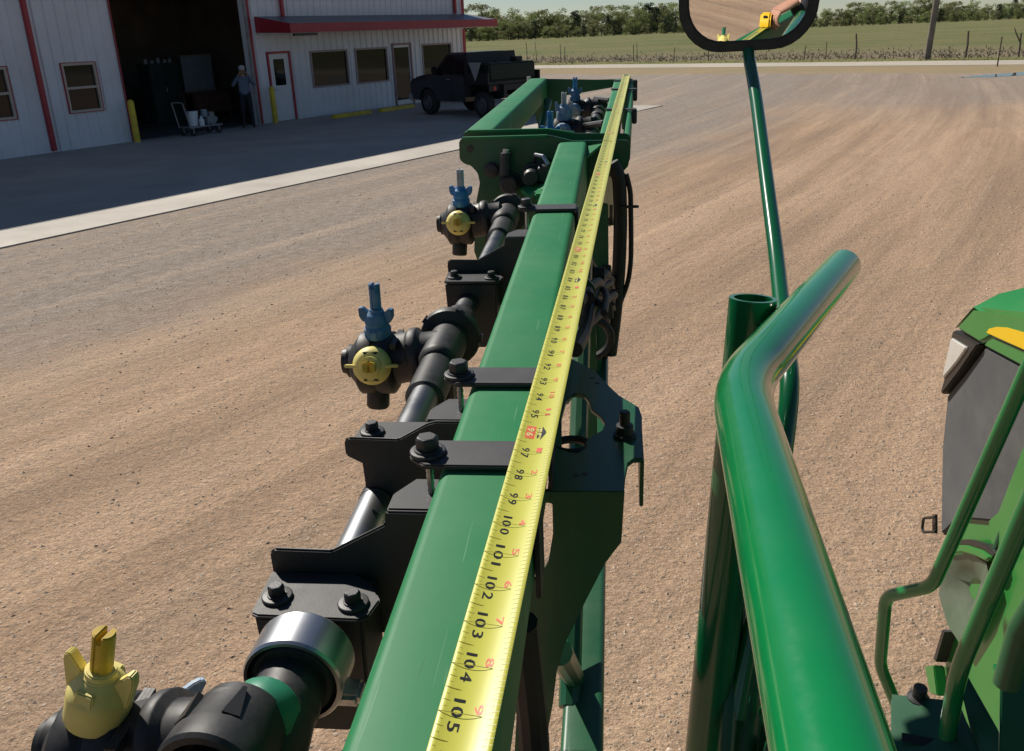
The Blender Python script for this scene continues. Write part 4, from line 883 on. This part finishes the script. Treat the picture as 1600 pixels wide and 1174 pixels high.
for xx in (.35,.80,1.05):
    MB().prism([FX(xx,-.045,.001),FX(xx+.022,-.045,.001),FX(xx+.022,-.107,-.001),FX(xx,-.107,-.001)],(0,0,.0025)).build('clamp_strap','black',boom,bevel=.0006)
    MB().box((1.5+xx-.004,-.116+SK*xx,-.03),(1.5+xx+.026,-.105+SK*xx,.002)).build('clamp_nut','bolt',boom,bevel=.002)
for q,(xa,za,xb,zb_) in enumerate(((.05,-.05,.55,-.3),(.55,-.3,1.05,-.05))):
    for yy in (.185,-.06): MB().tube([FX(xa,yy,za),FX(xb,yy*.8,zb_)],.012,10).build('lattice_bar','green_dark',boom)
MB().cyl(FX(0.02,-.008,-.066),FX(1.1,-.008,-.066),.013,seg=18).build('spray_pipe','pipe_dark',boom)
MB().tube([FX(.3,-.045,-.02),FX(.45,.01,-.045),FX(.5,.02,-.08)],.007,8).build('support_arm','black',boom); MB().tube([FX(.75,-.045,-.02),FX(.9,.0,-.03),FX(.95,.02,-.08)],.007,8).build('support_arm','black',boom)
for xx,tt in ((.10,('cap_blue2','cap_blue2')),(.46,('cap_pale','tip_grey')),(.86,('cap_blue','cap_blue2'))):
    nf_=turret((1.5+xx,.060+SK*xx,-.062),.95,top=tt,front=('cap_pale','tip_grey') if xx>.3 else None); coupling(1.5+xx,-.008+SK*xx,-.066,nf_,False)
# side plate on the right of the beam, with its hole
zP=-.078
def bz(pix): return [onZ(x,y,zP) for x,y in pix]
outer=bz([(880,556),(897,562),(930,580),(953,604),(968,618),(985,628),(998,636),(1003,650),(1004,716),(990,717),(981,724),(977,745),(975,768),(855,768),(868,650)])
hole=bz([(872,652),(880,622),(895,608),(912,610),(922,622),(926,636),(942,648),(951,662),(946,674),(930,682),(918,692),(914,708),(900,716),(884,714),(872,706)])
hc_=sum(hole)/len(hole); hole=[hc_+(p-hc_)*.86 for p in hole]
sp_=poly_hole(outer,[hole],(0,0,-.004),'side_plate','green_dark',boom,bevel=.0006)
lip=[onZ(1002,645,zP),onZ(1004,716,zP)]; lipY=lip[0][1]
MB().prism([(lip[0][0],lipY,zP-.003),(lip[1][0],lipY,zP-.003),(lip[1][0]+.004,lipY,zP-.045),(lip[1][0]+.014,lipY,zP-.047),(lip[0][0],lipY,zP-.02)],(0,.003,0)).build('plate_lip','green_dark',sp_,bevel=.0008)
hexb=onZ(976,682,zP); MB().lathe([(.009,0),(.009,.12),(.0068,.13),(.0068,.45),(.0042,.46),(.0042,.95),(.0032,1.)],hexb,(0,0,.022),12).build('plate_bolt','bolt',sp_)
for px in ((925,590),(933,598),(900,742),(914,740)):
    h_=onZ(*px,zP); MB().cyl(h_,h_+[0,0,.0004],.0022,seg=10).build('drill_hole','ink',sp_)
MB().torus(onZ(893,697,zP-.004),(0.1,0,1),.014,.0035,24,8).build('hole_grommet','rubber',sp_); MB().cyl(onZ(872,618,zP-.03),onZ(888,622,zP-.03),.006,seg=12).build('hose_fitting','zinc',sp_)
xv=onZ(915,768,zP)[0]+.001
vf=[onX(x,y,xv) for x,y in [(976,768),(971,848),(960,862),(945,882),(915,940),(882,1008),(870,1050),(864,1100),(850,1174),(840,1240),(800,1240),(812,1000),(828,768)]]
hl=[onX(x,y,xv) for x,y in [(853,786),(863,788),(864,835),(857,878),(842,904),(835,906)]]
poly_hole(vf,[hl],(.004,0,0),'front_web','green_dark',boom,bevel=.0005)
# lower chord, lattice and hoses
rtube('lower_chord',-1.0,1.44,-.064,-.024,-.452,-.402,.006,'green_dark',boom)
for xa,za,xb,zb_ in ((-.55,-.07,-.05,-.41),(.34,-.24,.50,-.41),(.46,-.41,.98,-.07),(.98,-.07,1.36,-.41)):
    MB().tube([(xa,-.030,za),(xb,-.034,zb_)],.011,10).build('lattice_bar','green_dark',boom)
HX=1.36
MB().tube([(HX,-.070,-.03),(HX,-.083,-.055),(HX,-.086,-.13),(HX,-.084,-.21),(HX,-.078,-.30),(HX,-.068,-.39)],.0125,14,fil=.03).build('hose','rubber',boom)
MB().tube([(HX,-.095,-.05),(HX,-.103,-.08),(HX,-.105,-.17),(HX,-.105,-.21),(HX,-.100,-.25),(HX,-.085,-.29),(HX,-.075,-.36)],.0045,8,fil=.02).build('hose','rubber',boom)
MB().torus((HX,-.100,-.108),(.25,0,1.),.016,.0028,24,6).build('hose_ring','rubber',boom)
MB().box((HX-.004,-.072,-.14),(HX+.004,-.052,-.128)).box((HX-.004,-.072,-.14),(HX+.004,-.066,-.105)).build('hose_clip','wood',boom)
MB().tube([(1.0,-.03,-.1),(1.1,-.055,-.17),(1.2,-.062,-.22),(1.3,-.058,-.30),(1.38,-.055,-.40)],.010,10,fil=.05).build('hose','rubber',boom)
MB().tube([(.62,-.034,-.09),(.75,-.040,-.12),(.95,-.046,-.13),(1.2,-.062,-.19),(1.35,-.070,-.24)],.008,10,fil=.08).build('hose','rubber',boom)
MB().torus((.98,-.040,-.215),(1,.2,.1),.030,.006,28,8).build('hose_loop','rubber',boom)
cl=MB()
for k in range(9): an=k*.7; cl.tube([(1.2,-.066,-.19-.006*k),(1.2+.004*math.sin(an),-.066+.018*math.cos(an),-.19-.006*k+.012*math.sin(an))],.0022,5)
cl.tube([(1.2,-.062,-.17),(1.2,-.066,-.26)],.008,8).build('cable_tie_bundle','rubber',boom)
MB().tube([(-.1,-.022,-.10),(.05,-.028,-.15),(.12,-.020,-.19),(.2,-.030,-.23),(.26,-.022,-.28)],.008,10,fil=.03).build('hose','rubber',boom)
MB().tube([(.2,-.018,-.10),(.21,-.022,-.2),(.16,-.026,-.26),(.2,-.018,-.36)],.010,10,fil=.04).build('hose','rubber',boom)
rh=random.Random(11)
for k in range(7):
    x0_=rh.uniform(.66,.9); y0_=rh.uniform(-.055,-.03); pts=[(x0_+ (1.38-x0_)*q/5, y0_-.012*q/5+rh.uniform(-.012,.012)-(.008 if q>2 else 0), -.09-.05*k/7-.20*(q/5)**1.5*rh.uniform(.7,1.2)) for q in range(6)]
    MB().tube(pts,rh.choice([.0045,.006,.008]),10,fil=.06).build('hose','rubber',boom)
MB().prism([(1.30,-.028,-.08),(1.30,-.064,-.09),(1.30,-.066,-.30),(1.30,-.05,-.40),(1.30,-.028,-.40)],(.006,0,0)).build('cross_plate','green_dark',boom,bevel=.001)
MB().prism([(.86,-.027,-.07),(.86,-.050,-.10),(.86,-.052,-.36),(.86,-.027,-.40)],(.006,0,0)).build('cross_plate','green_dark',boom,bevel=.001)
for q in range(4): MB().cyl((1.02+.08*q,-.060,-.13-.03*q),(1.02+.08*q,-.045,-.13-.03*q),.011,seg=12).build('hose_fitting','rubber',boom)
# rest that carries the folded boom (stands on the ground behind the view)
MB().box((-.95,-.06,-2.2),(-.85,.0,-.46)).build('boom_rest','green_dark',boom,bevel=.004); MB().box((-1.1,-.2,-2.235),(-.7,.14,-2.2)).build('rest_foot','green_dark',boom,bevel=.004)
# ================================================================== TAPE MEASURE (x from the hook toward the camera, y left, z up)
TM2=Matrix(((-ub[0],yb[0],zb[0],TO[0]),(-ub[1],yb[1],zb[1],TO[1]),(-ub[2],yb[2],zb[2],TO[2]),(0,0,0,1)))
tape=empty('tape_measure',TM2,'yellow tape measure stretched along the green boom beam','tape measure')
HWD=.0113; SAG=.0024
def tsurf(s,t,lift=0.):  # s inches, t in -1..1 (left edge = +1)
    # a little slack in the blade
    yy=t*HWD; z=.0060+SAG*(t*t)+.0010*math.sin(s*.11)*(s>52)+lift
    return (s*IN,yy+.004*math.sin(s/112*math.pi)*.35,z)
SEND=113.6; b=MB(); ns=150; nc=10; 
for i in range(ns+1):
    for k in range(nc+1): b.v.append(tsurf(SEND*i/ns,1-2*k/nc))
for i in range(ns):
    for k in range(nc): q=i*(nc+1)+k; b.f.append((q,q+1,q+nc+2,q+nc+1)); b.m.append(0)
bl=b.build('blade','tape',tape); md=bl.modifiers.new('thick','SOLIDIFY'); md.thickness=.0003; md.offset=-1
# glyphs
def glyph(ch):
    cu=bpy.data.curves.new('g','FONT'); cu.body=ch; cu.size=1; cu.resolution_u=2; cu.align_x='LEFT'; o=bpy.data.objects.new('g',cu); COL.objects.link(o)
    bpy.context.view_layer.update(); me=bpy.data.meshes.new_from_object(o.evaluated_get(bpy.context.evaluated_depsgraph_get()))
    v=[(p.co.x,p.co.y) for p in me.vertices]; f=[tuple(p.vertices) for p in me.polygons]; xs=[p[0] for p in v]; x0,x1=min(xs),max(xs)
    bpy.data.objects.remove(o); bpy.data.curves.remove(cu); return [((px-x0),py) for px,py in v],f,x1-x0
G={c:glyph(c) for c in '0123456789F'}
def text(b,txt,s0,t0,length,height,lift=.00035,bold=.0,gap=.12):
    """write along +s, centred on s0; glyph tops toward -t; t0 = centre (in -1..1), height in t units"""
    tot=sum(G[c][2] for c in txt)+gap*(len(txt)-1)*.6; sc=length/tot; x=s0-length/2; hsc=height/.72
    for c in txt:
        v,f,wd_=G[c]
        for dl in ((0,) if not bold else (-bold,bold)):
            b.add([tsurf(x+px*sc+dl,t0+height/2-py*hsc,lift+(.00002 if dl>0 else 0)) for px,py in v],f)
        x+=(wd_+gap*.6)*sc
def quad(b,s0,s1,t0,t1,lift=.0003): b.add([tsurf(s0,t0,lift),tsurf(s1,t0,lift),tsurf(s1,t1,lift),tsurf(s0,t1,lift)],[(0,1,2,3)])
ink=MB(); ink2=MB(); red=MB(); pink=MB(); wht=MB(); FAR={}
parts_=[]
for i in range(1,114):
    foot=i%12==0; stud=i%16==0
    if i==80: FAR=dict(ink=ink,red=red,pink=pink,wht=wht)
    if i>=80: ink=MB(); red=MB(); pink=MB(); wht=MB(); parts_.append((ink,red,pink,wht))
    quad(ink2,i-.008,i+.008,1,-.45)
    if i>30:
        for k in range(1,16):
            l=.58 if k==8 else .36 if k%4==0 else .27 if k%2==0 else .19
            quad(ink2,i-k/16-.006,i-k/16+.006,1,1-l)
            quad(ink2,i-k/16-.006,i-k/16+.006,-1,-1+(.42 if k%2 else .28))
    n=str(i); ln=.205*len(n)+.03
    if stud:
        quad(red,i-.31,i+.31,.66,.12,.0003); text(wht,n,i,.39,ln*.92,.36,.0006,.014,.3)
        ink.add([tsurf(i-.1,.86,.0003),tsurf(i+.1,.86,.0003),tsurf(i,.70,.0003)],[(0,1,2)])
    else: text(ink,n,i,.40,ln*.96,.40,.0004,.009,.4)
    if foot:
        fpts=[(-.26,.04),(.26,.04),(.26,-.16),(.38,-.16),(.0,-.46),(-.38,-.16),(-.26,-.16)]
        ink.add([tsurf(i+q,t_,.0003) for q,t_ in fpts],[tuple(range(7))]); text(wht,str(i//12)+'F',i,-.10,.36,.22,.0006,.012,.3)
    else:
        text(pink,str(i%12),i-.14,-.28,.17*len(str(i%12))+.03,.30,.0004,.008,.4)
M['tapeprint']=mat('print_pale',(.80,.72,.30),.35)
for q_,nm_,m_ in ((FAR['ink'],'black_numbers','ink'),(FAR['red'],'red_boxes','inkred'),(FAR['pink'],'red_numbers','inkpink'),(FAR['wht'],'pale_numbers','tapeprint'),(ink2,'tick_marks','ink2')):
    tag(q_.build(nm_,m_,tape,smooth=False),kind='stuff')
for ik_,rd_,pk_,wt_ in parts_:
    for q_,nm_,m_ in ((ik_,'black_number','ink'),(rd_,'red_box','inkred'),(pk_,'red_number','inkpink'),(wt_,'pale_number','tapeprint')):
        if q_.f: q_.build(nm_,m_,tape,smooth=False)
MB().box((-.003,-.0115,-.014),(-.0012,.0115,.009)).box((-.0012,-.009,.0072),(.018,.009,.0082)).build('hook','chrome',tape,bevel=.0005); 
for q in (.006,.014): MB().cyl((q,0,.0082),(q,0,.0092),.0022,seg=10).build('rivet','chrome',tape)
cp=[(SEND*IN+x_*.78,z_*.78) for x_,z_ in [(-.004,.002),(.062,.002),(.074,.012),(.074,.045),(.058,.064),(.022,.066),(.002,.048),(-.006,.014)]]
cs=MB().prism([(x_,-.018,z_+.001) for x_,z_ in cp],(0,.036,0)).build('case','case',tape,bevel=.006,seg=3)
MB().cyl((SEND*IN+.028,-.0182,.028),(SEND*IN+.028,-.0200,.028),.016,seg=24).build('case_badge','ink',cs); MB().cyl((SEND*IN+.028,.0182,.028),(SEND*IN+.028,.0200,.028),.016,seg=24).build('case_badge','ink',cs)
MB().box((SEND*IN+.0,-.007,.036),(SEND*IN+.012,.007,.044)).build('lock_button','ink',cs,bevel=.002)
# ================================================================== SPRAYER (hood, rails, mirror)
spr=empty('sprayer',T(1.9,-.5,0),'green sprayer with handrails, mirror and yellow-striped hood beside the boom','sprayer')
def W(b,name,m,parent=None,**k): return b.build(name,m,parent or spr,world=True,**k) if parent is None else b.build(name,m,parent,**k)
def sub(b,name,m,parent,**k): return b.build(name,m,parent,**k)
# big handrail in front of the camera
hr=[pd(1318,1250,.262),pd(1312,1174,.286),pd(1154,606,.61),pd(1316,418,.985)]
h0=hr[0]; back=(hr[0]-hr[2]); back/=np.linalg.norm(back)
path=[h0+back*.22+np.array([0,0,-.9]),h0+back*.22,hr[2],hr[3],hr[3]+np.array([.05,.10,-.16])]
endd=hr[3]-hr[2]; endd/=np.linalg.norm(endd)
path=[h0+back*.22+np.array([0,0,-1.1]),h0+back*.22,hr[2],hr[3]+endd*.004]
rail=MB(); rail.tube(path,.019,32,fil=.055,nf=14); e_=hr[3]+endd*.002; rail.ball(e_,.0189,24,16)
rail=W(rail,'handrail','green_gloss',ang=50)
# open-topped post behind it
p0=pd(1177,466,.80); p1=p0+(pd(1103,1174,.935)-p0)*2.9; 
W(MB().lathe([(.0170,-.0),(.0212,-.0),(.0212,1.),(.0170,1.)][::-1]+[(.0170,.2)],p0,p1-p0,32,caps=False),'rail_post','green_gloss_shade')
W(MB().box((-.012,-.03,-.012),(.012,.03,.012),Matrix.Translation(Vector((p0+(pd(1216,496,.79)))/2)-Vector((0,0,.02)))),'rail_bracket','green_gloss',bevel=.003)
W(MB().tube([pd(1160,880,.93),pd(1140,1100,.90),pd(1125,1300,.86)],.008,12),'brace','green_dark')
W(MB().tube([pd(1190,930,.98),pd(1172,1060,.97),pd(1150,1250,.95)],.017,14),'brace','green_dark')
W(MB().prism([pd(1122,1092,.97),pd(1160,1070,.97),pd(1260,1080,.97),pd(1260,1260,.97),pd(1122,1260,.97)],(.0,.012,.004)),'step_panel','green_dark',bevel=.002)
W(MB().prism([pd(1128,1096,.955),pd(1138,1108,.955),pd(1152,1128,.955),pd(1130,1124,.955)],(.0,.003,.001)),'step_lug','green_gloss')
W(MB().cyl(pd(1203,1112,.94),pd(1206,1122,.93),.012,seg=14),'step_knob','green_gloss')
W(MB().tube([pd(1224,1174,.93),pd(1195,1230,.93)],.02,12),'brace','green_dark')
# mirror and its arm
Mq=pd(1207,30,1.5); case_w=b2w(-.245,-.03,.03); d1=(Mq-CAM)/np.linalg.norm(Mq-CAM); d2=(case_w-Mq)/np.linalg.norm(case_w-Mq); mn=d2-d1; mn/=np.linalg.norm(mn)
mu=np.array([0,0,1.])-mn*mn[2]; mu/=np.linalg.norm(mu)
# the mirror hangs square to the arm, which leans slightly
an=R(-1.5); ms_=np.cross(mu,mn); mu,ms_=mu*math.cos(an)+ms_*math.sin(an),ms_*math.cos(an)-mu*math.sin(an)
def onM(x,y): return planehit(x,y,Mq,mn)
cL=onM(1062,20); cR=onM(1278,20); cB=onM(1168,80)
mw=abs((cR-cL)@ms_)/2*1.035; mc=(cL+cR)/2; mc=mc+mu*(((cB-mc)@mu)+.20)
def mrect(hw,hh,r,off,taper=.0,n=7):
    out=[]
    for sx,sy,a0 in ((1,1,0),(-1,1,90),(-1,-1,180),(1,-1,270)):
        for i in range(n+1):
            an_=R(a0+90*i/n); x_=sx*(hw-r)+r*math.cos(an_); y_=sy*(hh-r)+r*math.sin(an_); x_*=1+taper*y_/hh
            out.append(mc+ms_*x_+mu*y_+mn*off)
    return out
hh=.20; bez=.0175
fr=MB(); o1=mrect(mw,hh,.072,.0,.03); o2=mrect(mw-bez,hh-bez,.058,.0,.03); o3=mrect(mw,hh,.072,-.03,.03); o4=mrect(mw*.8,hh*.85,.05,-.055,.03); o5=mrect(mw-bez,hh-bez,.058,-.006,.03); n_=len(o1)
fr.v=[tuple(p) for p in o1+o2+o3+o4+o5]
for i in range(n_):
    j=(i+1)%n_; fr.f+= [(i,j,n_+j,n_+i),(2*n_+i,2*n_+j,j,i),(3*n_+i,3*n_+j,2*n_+j,2*n_+i),(n_+i,n_+j,4*n_+j,4*n_+i)]
fr.f.append(tuple(range(3*n_,4*n_))); fr.m=[0]*len(fr.f)
mir=W(fr,'mirror','black_plastic',bevel=.0025,ang=50)
gl=MB(); gl.add(mrect(mw-bez+.001,hh-bez+.001,.058,-.005,.03),[tuple(range(n_))]); sub(gl,'mirror_glass','mirror',mir,smooth=False)
at_=mc-mu*hh*.98-mn*.028
arm=[mc-mn*.04,at_-mu*.002,pd(1181,150,1.44),pd(1213,400,1.14),pd(1221,478,1.05),pd(1236,600,.92),pd(1222,720,.90),pd(1190,900,.90),pd(1150,1120,.90)]
W(MB().tube(arm,.0100,18,fil=.05),'mirror_arm','green_gloss_shade',ang=50)
# thin rails on the right
W(MB().tube([pd(1655,470,1.28),pd(1600,592,1.36),pd(1457,916,1.62),pd(1384,932,1.74),pd(1375,1040,1.86),pd(1412,1130,1.92),pd(1440,1200,1.95)],.0125,18,fil=.028),'grab_rail','green_gloss',ang=50)
W(MB().tube([pd(1660,670,1.12),pd(1600,806,1.20),pd(1500,1042,1.36),pd(1488,1100,1.40),pd(1478,1160,1.42)],.0135,18,fil=.04),'grab_rail','green_gloss',ang=50)
W(MB().tube([pd(1660,880,1.05),pd(1596,985,1.12),pd(1572,1070,1.15)],.016,14),'grab_rail','green_dark')
W(MB().tube([pd(1640,620,2.0),pd(1598,748,2.08),pd(1557,862,2.15)],.011,14),'grab_rail','green_dark')
# deck bracket at lower right
dk=W(MB().prism([pd(1392,1096,1.5),pd(1500,1108,1.45),pd(1512,1140,1.42),pd(1530,1174,1.38),pd(1560,1260,1.3),pd(1392,1260,1.35)],(.004,.012,.006)),'deck_bracket','green_dark',bevel=.002)
sub(MB().prism([pd(1409,1145,1.43),pd(1480,1158,1.41),pd(1482,1166,1.405),pd(1409,1152,1.425)],(-.002,-.006,-.003)),'slot','ink',dk)
W(MB().lathe([(.018,0),(.018,.5),(.011,.55),(.011,1.)],pd(1432,1104,1.50),(0,-.004,.042),14),'bracket_bolt','bolt')
W(MB().prism([pd(1500,1076,1.44),pd(1512,1062,1.46),pd(1560,1150,1.36),pd(1600,1230,1.3),pd(1560,1250,1.3),pd(1516,1140,1.41)],(.003,.01,.005)),'deck_gusset','green_dark',bevel=.002)
W(MB().prism([pd(1564,1065,1.25),pd(1600,1040,1.25),pd(1640,1060,1.25),pd(1640,1250,1.2),pd(1560,1250,1.2)],(.004,.012,.004)),'deck_gusset','green_dark',bevel=.002)
W(MB().prism([pd(1563,1056,1.24),pd(1590,1062,1.23),pd(1586,1070,1.23),pd(1562,1063,1.24)],(.0,.02,.004)),'deck_lug','green_gloss')
# ---- hood: its left side panel stands in an upright plane running along the machine
HC=pd(1470,606,2.5); hdv=np.array([vb[0],vb[1],0]); hdv/=np.linalg.norm(hdv); hnv=np.array([-hdv[1],hdv[0],0])   # outward = left
def S(x,y,off=0.): return planehit(x,y,HC+hnv*off,hnv)
def SP(pix,off=0.): return [S(x,y,off) for x,y in pix]
def spanel(name,pix,off,th,m,parent=None,bev=.004):
    b=MB().prism(SP(pix,0.),(0,0,0) if False else -hnv*th); b.v=[tuple(np.array(v)+hnv*off) for v in b.v]
    return b.build(name,m,parent or spr,bevel=bev,world=parent is None)
zt=S(1521,477)[2]
hood=spanel('hood',[(1492,513),(1521,480),(1700,500),(1900,560),(1900,640),(1640,560),(1600,548),(1546,528),(1540,532),(1530,537)],.0,.10,'green_hood',bev=.008)
# top skin of the hood, falling to the nose
t0,t1,t2=S(1492,513),S(1521,480),S(1900,560); back_=-hdv*1.6
wv=-hnv*.95
hs=MB(); A_=[t0,t1,t1-hdv*1.7+np.array([0,0,.03])]; rows_=[]
for k,(fq,dz) in enumerate(((0,0),(.06,.035),(.2,.07),(.5,.085),(.8,.07),(.94,.035),(1,0))): rows_.append([p+wv*fq+np.array([0,0,dz*(.3 if i==0 else 1)])+hdv*(.05*math.sin(math.pi*fq) if i==0 else 0) for i,p in enumerate(A_)])
for r_ in rows_: hs.v+=[tuple(p) for p in r_]
for k in range(6):
    for i in range(2): q=k*3+i; hs.f.append((q,q+1,q+4,q+3)); hs.m.append(0)
sub(hs,'hood_top','green_hood',hood)
spanel('hood_decal',[(1542,520),(1546,514),(1558,511),(1574,512),(1700,548),(1700,590),(1600,546)],.0012,.002,'yellow_decal',hood,bev=0)
spanel('hood_rail',[(1533,540),(1540,529),(1548,527),(1600,549),(1700,590),(1700,612),(1600,576)],-.006,.05,'green_hood',hood,bev=.003)
lamp=spanel('headlight',[(1491,516),(1530,538),(1500,582),(1473,617),(1472,611),(1477,593),(1489,525)],.004,.10,'lampblack',bev=.004)
spanel('lens',[(1491.5,528),(1516,543),(1500,566),(1478,592),(1480,578)],.010,.02,'lens',lamp,bev=.003)
scr=spanel('side_screen',[(1532,541),(1600,578),(1720,640),(1720,860),(1541,815),(1489,810),(1463,837),(1465,700),(1473,617),(1500,584)],-.012,.06,'mesh_grey',bev=.006)
body_=spanel('side_panel',[(1463,836),(1489,811),(1541,814),(1580,640),(1720,700),(1720,1500),(1440,1500),(1445,1180),(1466,1095),(1458,1050),(1463,1036),(1478,980),(1461,905)],-.022,.9,'green_hood',bev=.008)
spanel('pillar',[(1600,685),(1660,560),(1660,700),(1562,868),(1545,850),(1541,813),(1556,800)],-.004,.03,'green_hood',body_,bev=.004)
spanel('arch_trim',[(1489,858),(1500,852),(1520,852),(1545,860),(1560,871),(1552,878),(1535,870),(1515,864),(1490,866)],.018,.03,'green_hood',body_,bev=.004)
spanel('arch_seal',[(1489,850),(1500,844),(1520,843),(1548,851),(1562,866),(1560,871),(1545,860),(1520,852),(1500,852),(1489,857)],.012,.02,'lampblack',body_,bev=.002)
# dished plate below the arch
dp=SP([(1488,868),(1502,866),(1520,868),(1541,880),(1546,904),(1530,954),(1500,1006),(1481,978),(1466,928),(1474,894)],.01)
cen=sum(dp)/len(dp)+hnv*(-.05); dm=MB(); nD=len(dp)
mid_=[cen+(p-cen)*.55+hnv*(.012) for p in dp]
dm.v=[tuple(p) for p in dp]+[tuple(p) for p in mid_]+[tuple(cen)]
for i in range(nD): j=(i+1)%nD; dm.f+=[(i,j,nD+j,nD+i),(nD+i,nD+j,2*nD)]
dm.m=[0]*len(dm.f); sub(dm,'dished_panel','dish',body_)
lt=[S(1462,809,.0),S(1442,809,.0)]
W(MB().tube([S(1462,808,.01),S(1443,810,.02),S(1441,826,.02),S(1443,832,.02),S(1462,831,.01)],.0042,8,fil=.008),'latch_loop','lampblack')
W(MB().prism(SP([(1460,804),(1465,804),(1465,834),(1460,834)],.004),hnv*.02),'latch_plate','lampblack') if False else W(MB().prism(SP([(1460,804),(1465,804),(1465,834),(1460,834)],-.004),hnv*.006),'latch_plate','lampblack')
spanel('side_rib',[(1478,984),(1482,988),(1468,1035),(1464,1030)],.01,.03,'lampblack',body_,bev=.001)
spanel('side_tab',[(1456,1042),(1470,1040),(1476,1088),(1464,1084)],.02,.03,'green_hood',body_,bev=.003)
# chassis, deck and wheels (mostly outside the picture)
cm=T(2.0,.2,0,-math.atan2(vb[0],vb[1]))
W(MB().box((-.45,-2.6,.75),(.45,1.6,1.05),cm),'chassis','green_dark',bevel=.02)
W(MB().box((-.75,-2.6,1.05),(.75,-1.0,2.9),cm),'cab_body','green_dark',bevel=.08)
W(MB().box((-1.95,-1.9,.93),(-.75,-.45,.965),cm),'platform','green_dark',bevel=.004)
for sx,yy in ((-1.1,-2.1),(1.15,-2.1),(1.15,.6)):
    wh=W(MB().lathe([(.32,-.16),(.60,-.17),(.66,-.10),(.66,.10),(.60,.17),(.32,.16)],cm@Vector((sx,yy,.66)),np.array(cm.to_3x3()@Vector((1,0,0))),32,caps=False),'wheel','rubbertyre')
    sub(MB().lathe([(.33,-.15),(.30,-.05),(.1,-.05),(.0001,-.05)],cm@Vector((sx,yy,.66)),np.array(cm.to_3x3()@Vector((1,0,0))),24,caps=False),'rim','yellow_decal',wh)
for yy in (-1.85,-.5): W(MB().box((-.8,yy,.86),(-.4,yy+.06,.93),cm),'platform_arm','green_dark')
# ================================================================== THE PERSON HOLDING THE TAPE (behind the camera, seen only in the mirror)
cw=b2w(2.679-(SEND*IN+.028),-.03,.035); FZ=.965
pr_=empty('person',T(.36,-.62,FZ),'person in black jacket whose hand holds the yellow tape case','person')
J=dict(pelvis=(.36,-.64,FZ+.95),spine=(.34,-.62,FZ+1.13),chest=(.31,-.58,FZ+1.34),neck=(.29,-.56,FZ+1.49),headb=(.27,-.54,FZ+1.56),shL=(.15,-.50,FZ+1.41),elL=(.10,-.30,FZ+1.24),wrL=(cw[0]+.060,cw[1]-.055,cw[2]+.045),shR=(.47,-.54,FZ+1.41),elR=(.46,-.32,FZ+1.24),wrR=(.15,-.17,2.44),hipL=(.27,-.66,FZ+.9),knL=(.26,-.64,FZ+.5),anL=(.25,-.68,FZ+.09),toL=(.21,-.52,FZ+.045),hipR=(.46,-.66,FZ+.9),knR=(.48,-.64,FZ+.5),anR=(.49,-.68,FZ+.09),toR=(.47,-.52,FZ+.045))
def mo2(a_,b_,t):
    k=mo(a_,b_,t); return k
def ex2(b):
    head(b,(.25,-.55,FZ+1.65),(-.3,1,0),0,4)
    dv=cw+np.array([0,0,.012])-np.array(J['wrL']); dv/=np.linalg.norm(dv); sd_=np.cross(dv,[0,0,1.]); sd_/=np.linalg.norm(sd_)
    nn=np.cross(sd_,dv); nn*=-1 if nn[2]>0 else 1
    hand(b,J['wrL'],dv,-sd_,nn,.82,.65)
    hand(b,J['wrR'],(-.75,.6,.2),(0,0,1),(-.6,-.75,0),1.,.5)
figure('body',{k:tuple(np.array(v)-np.array([.36,-.62,FZ])) for k,v in J.items()},Ed,rad,mo2,['skin','jacket','jeans','boots','hair'],pr_,lambda b:(lambda q:(ex2(q),b.add([np.array(v)-np.array([.36,-.62,FZ]) for v in q.v],[]) ,b.f.extend([tuple(i+len(b.v)-len(q.v) for i in f) for f in q.f]),b.m.extend(q.m)))(MB()))
phn=MB().box((-.04,-.030,2.455),(.125,-.021,2.535)).build('phone','phone',bevel=.003); tag(phn,'dark phone held by the person in the black jacket','phone')
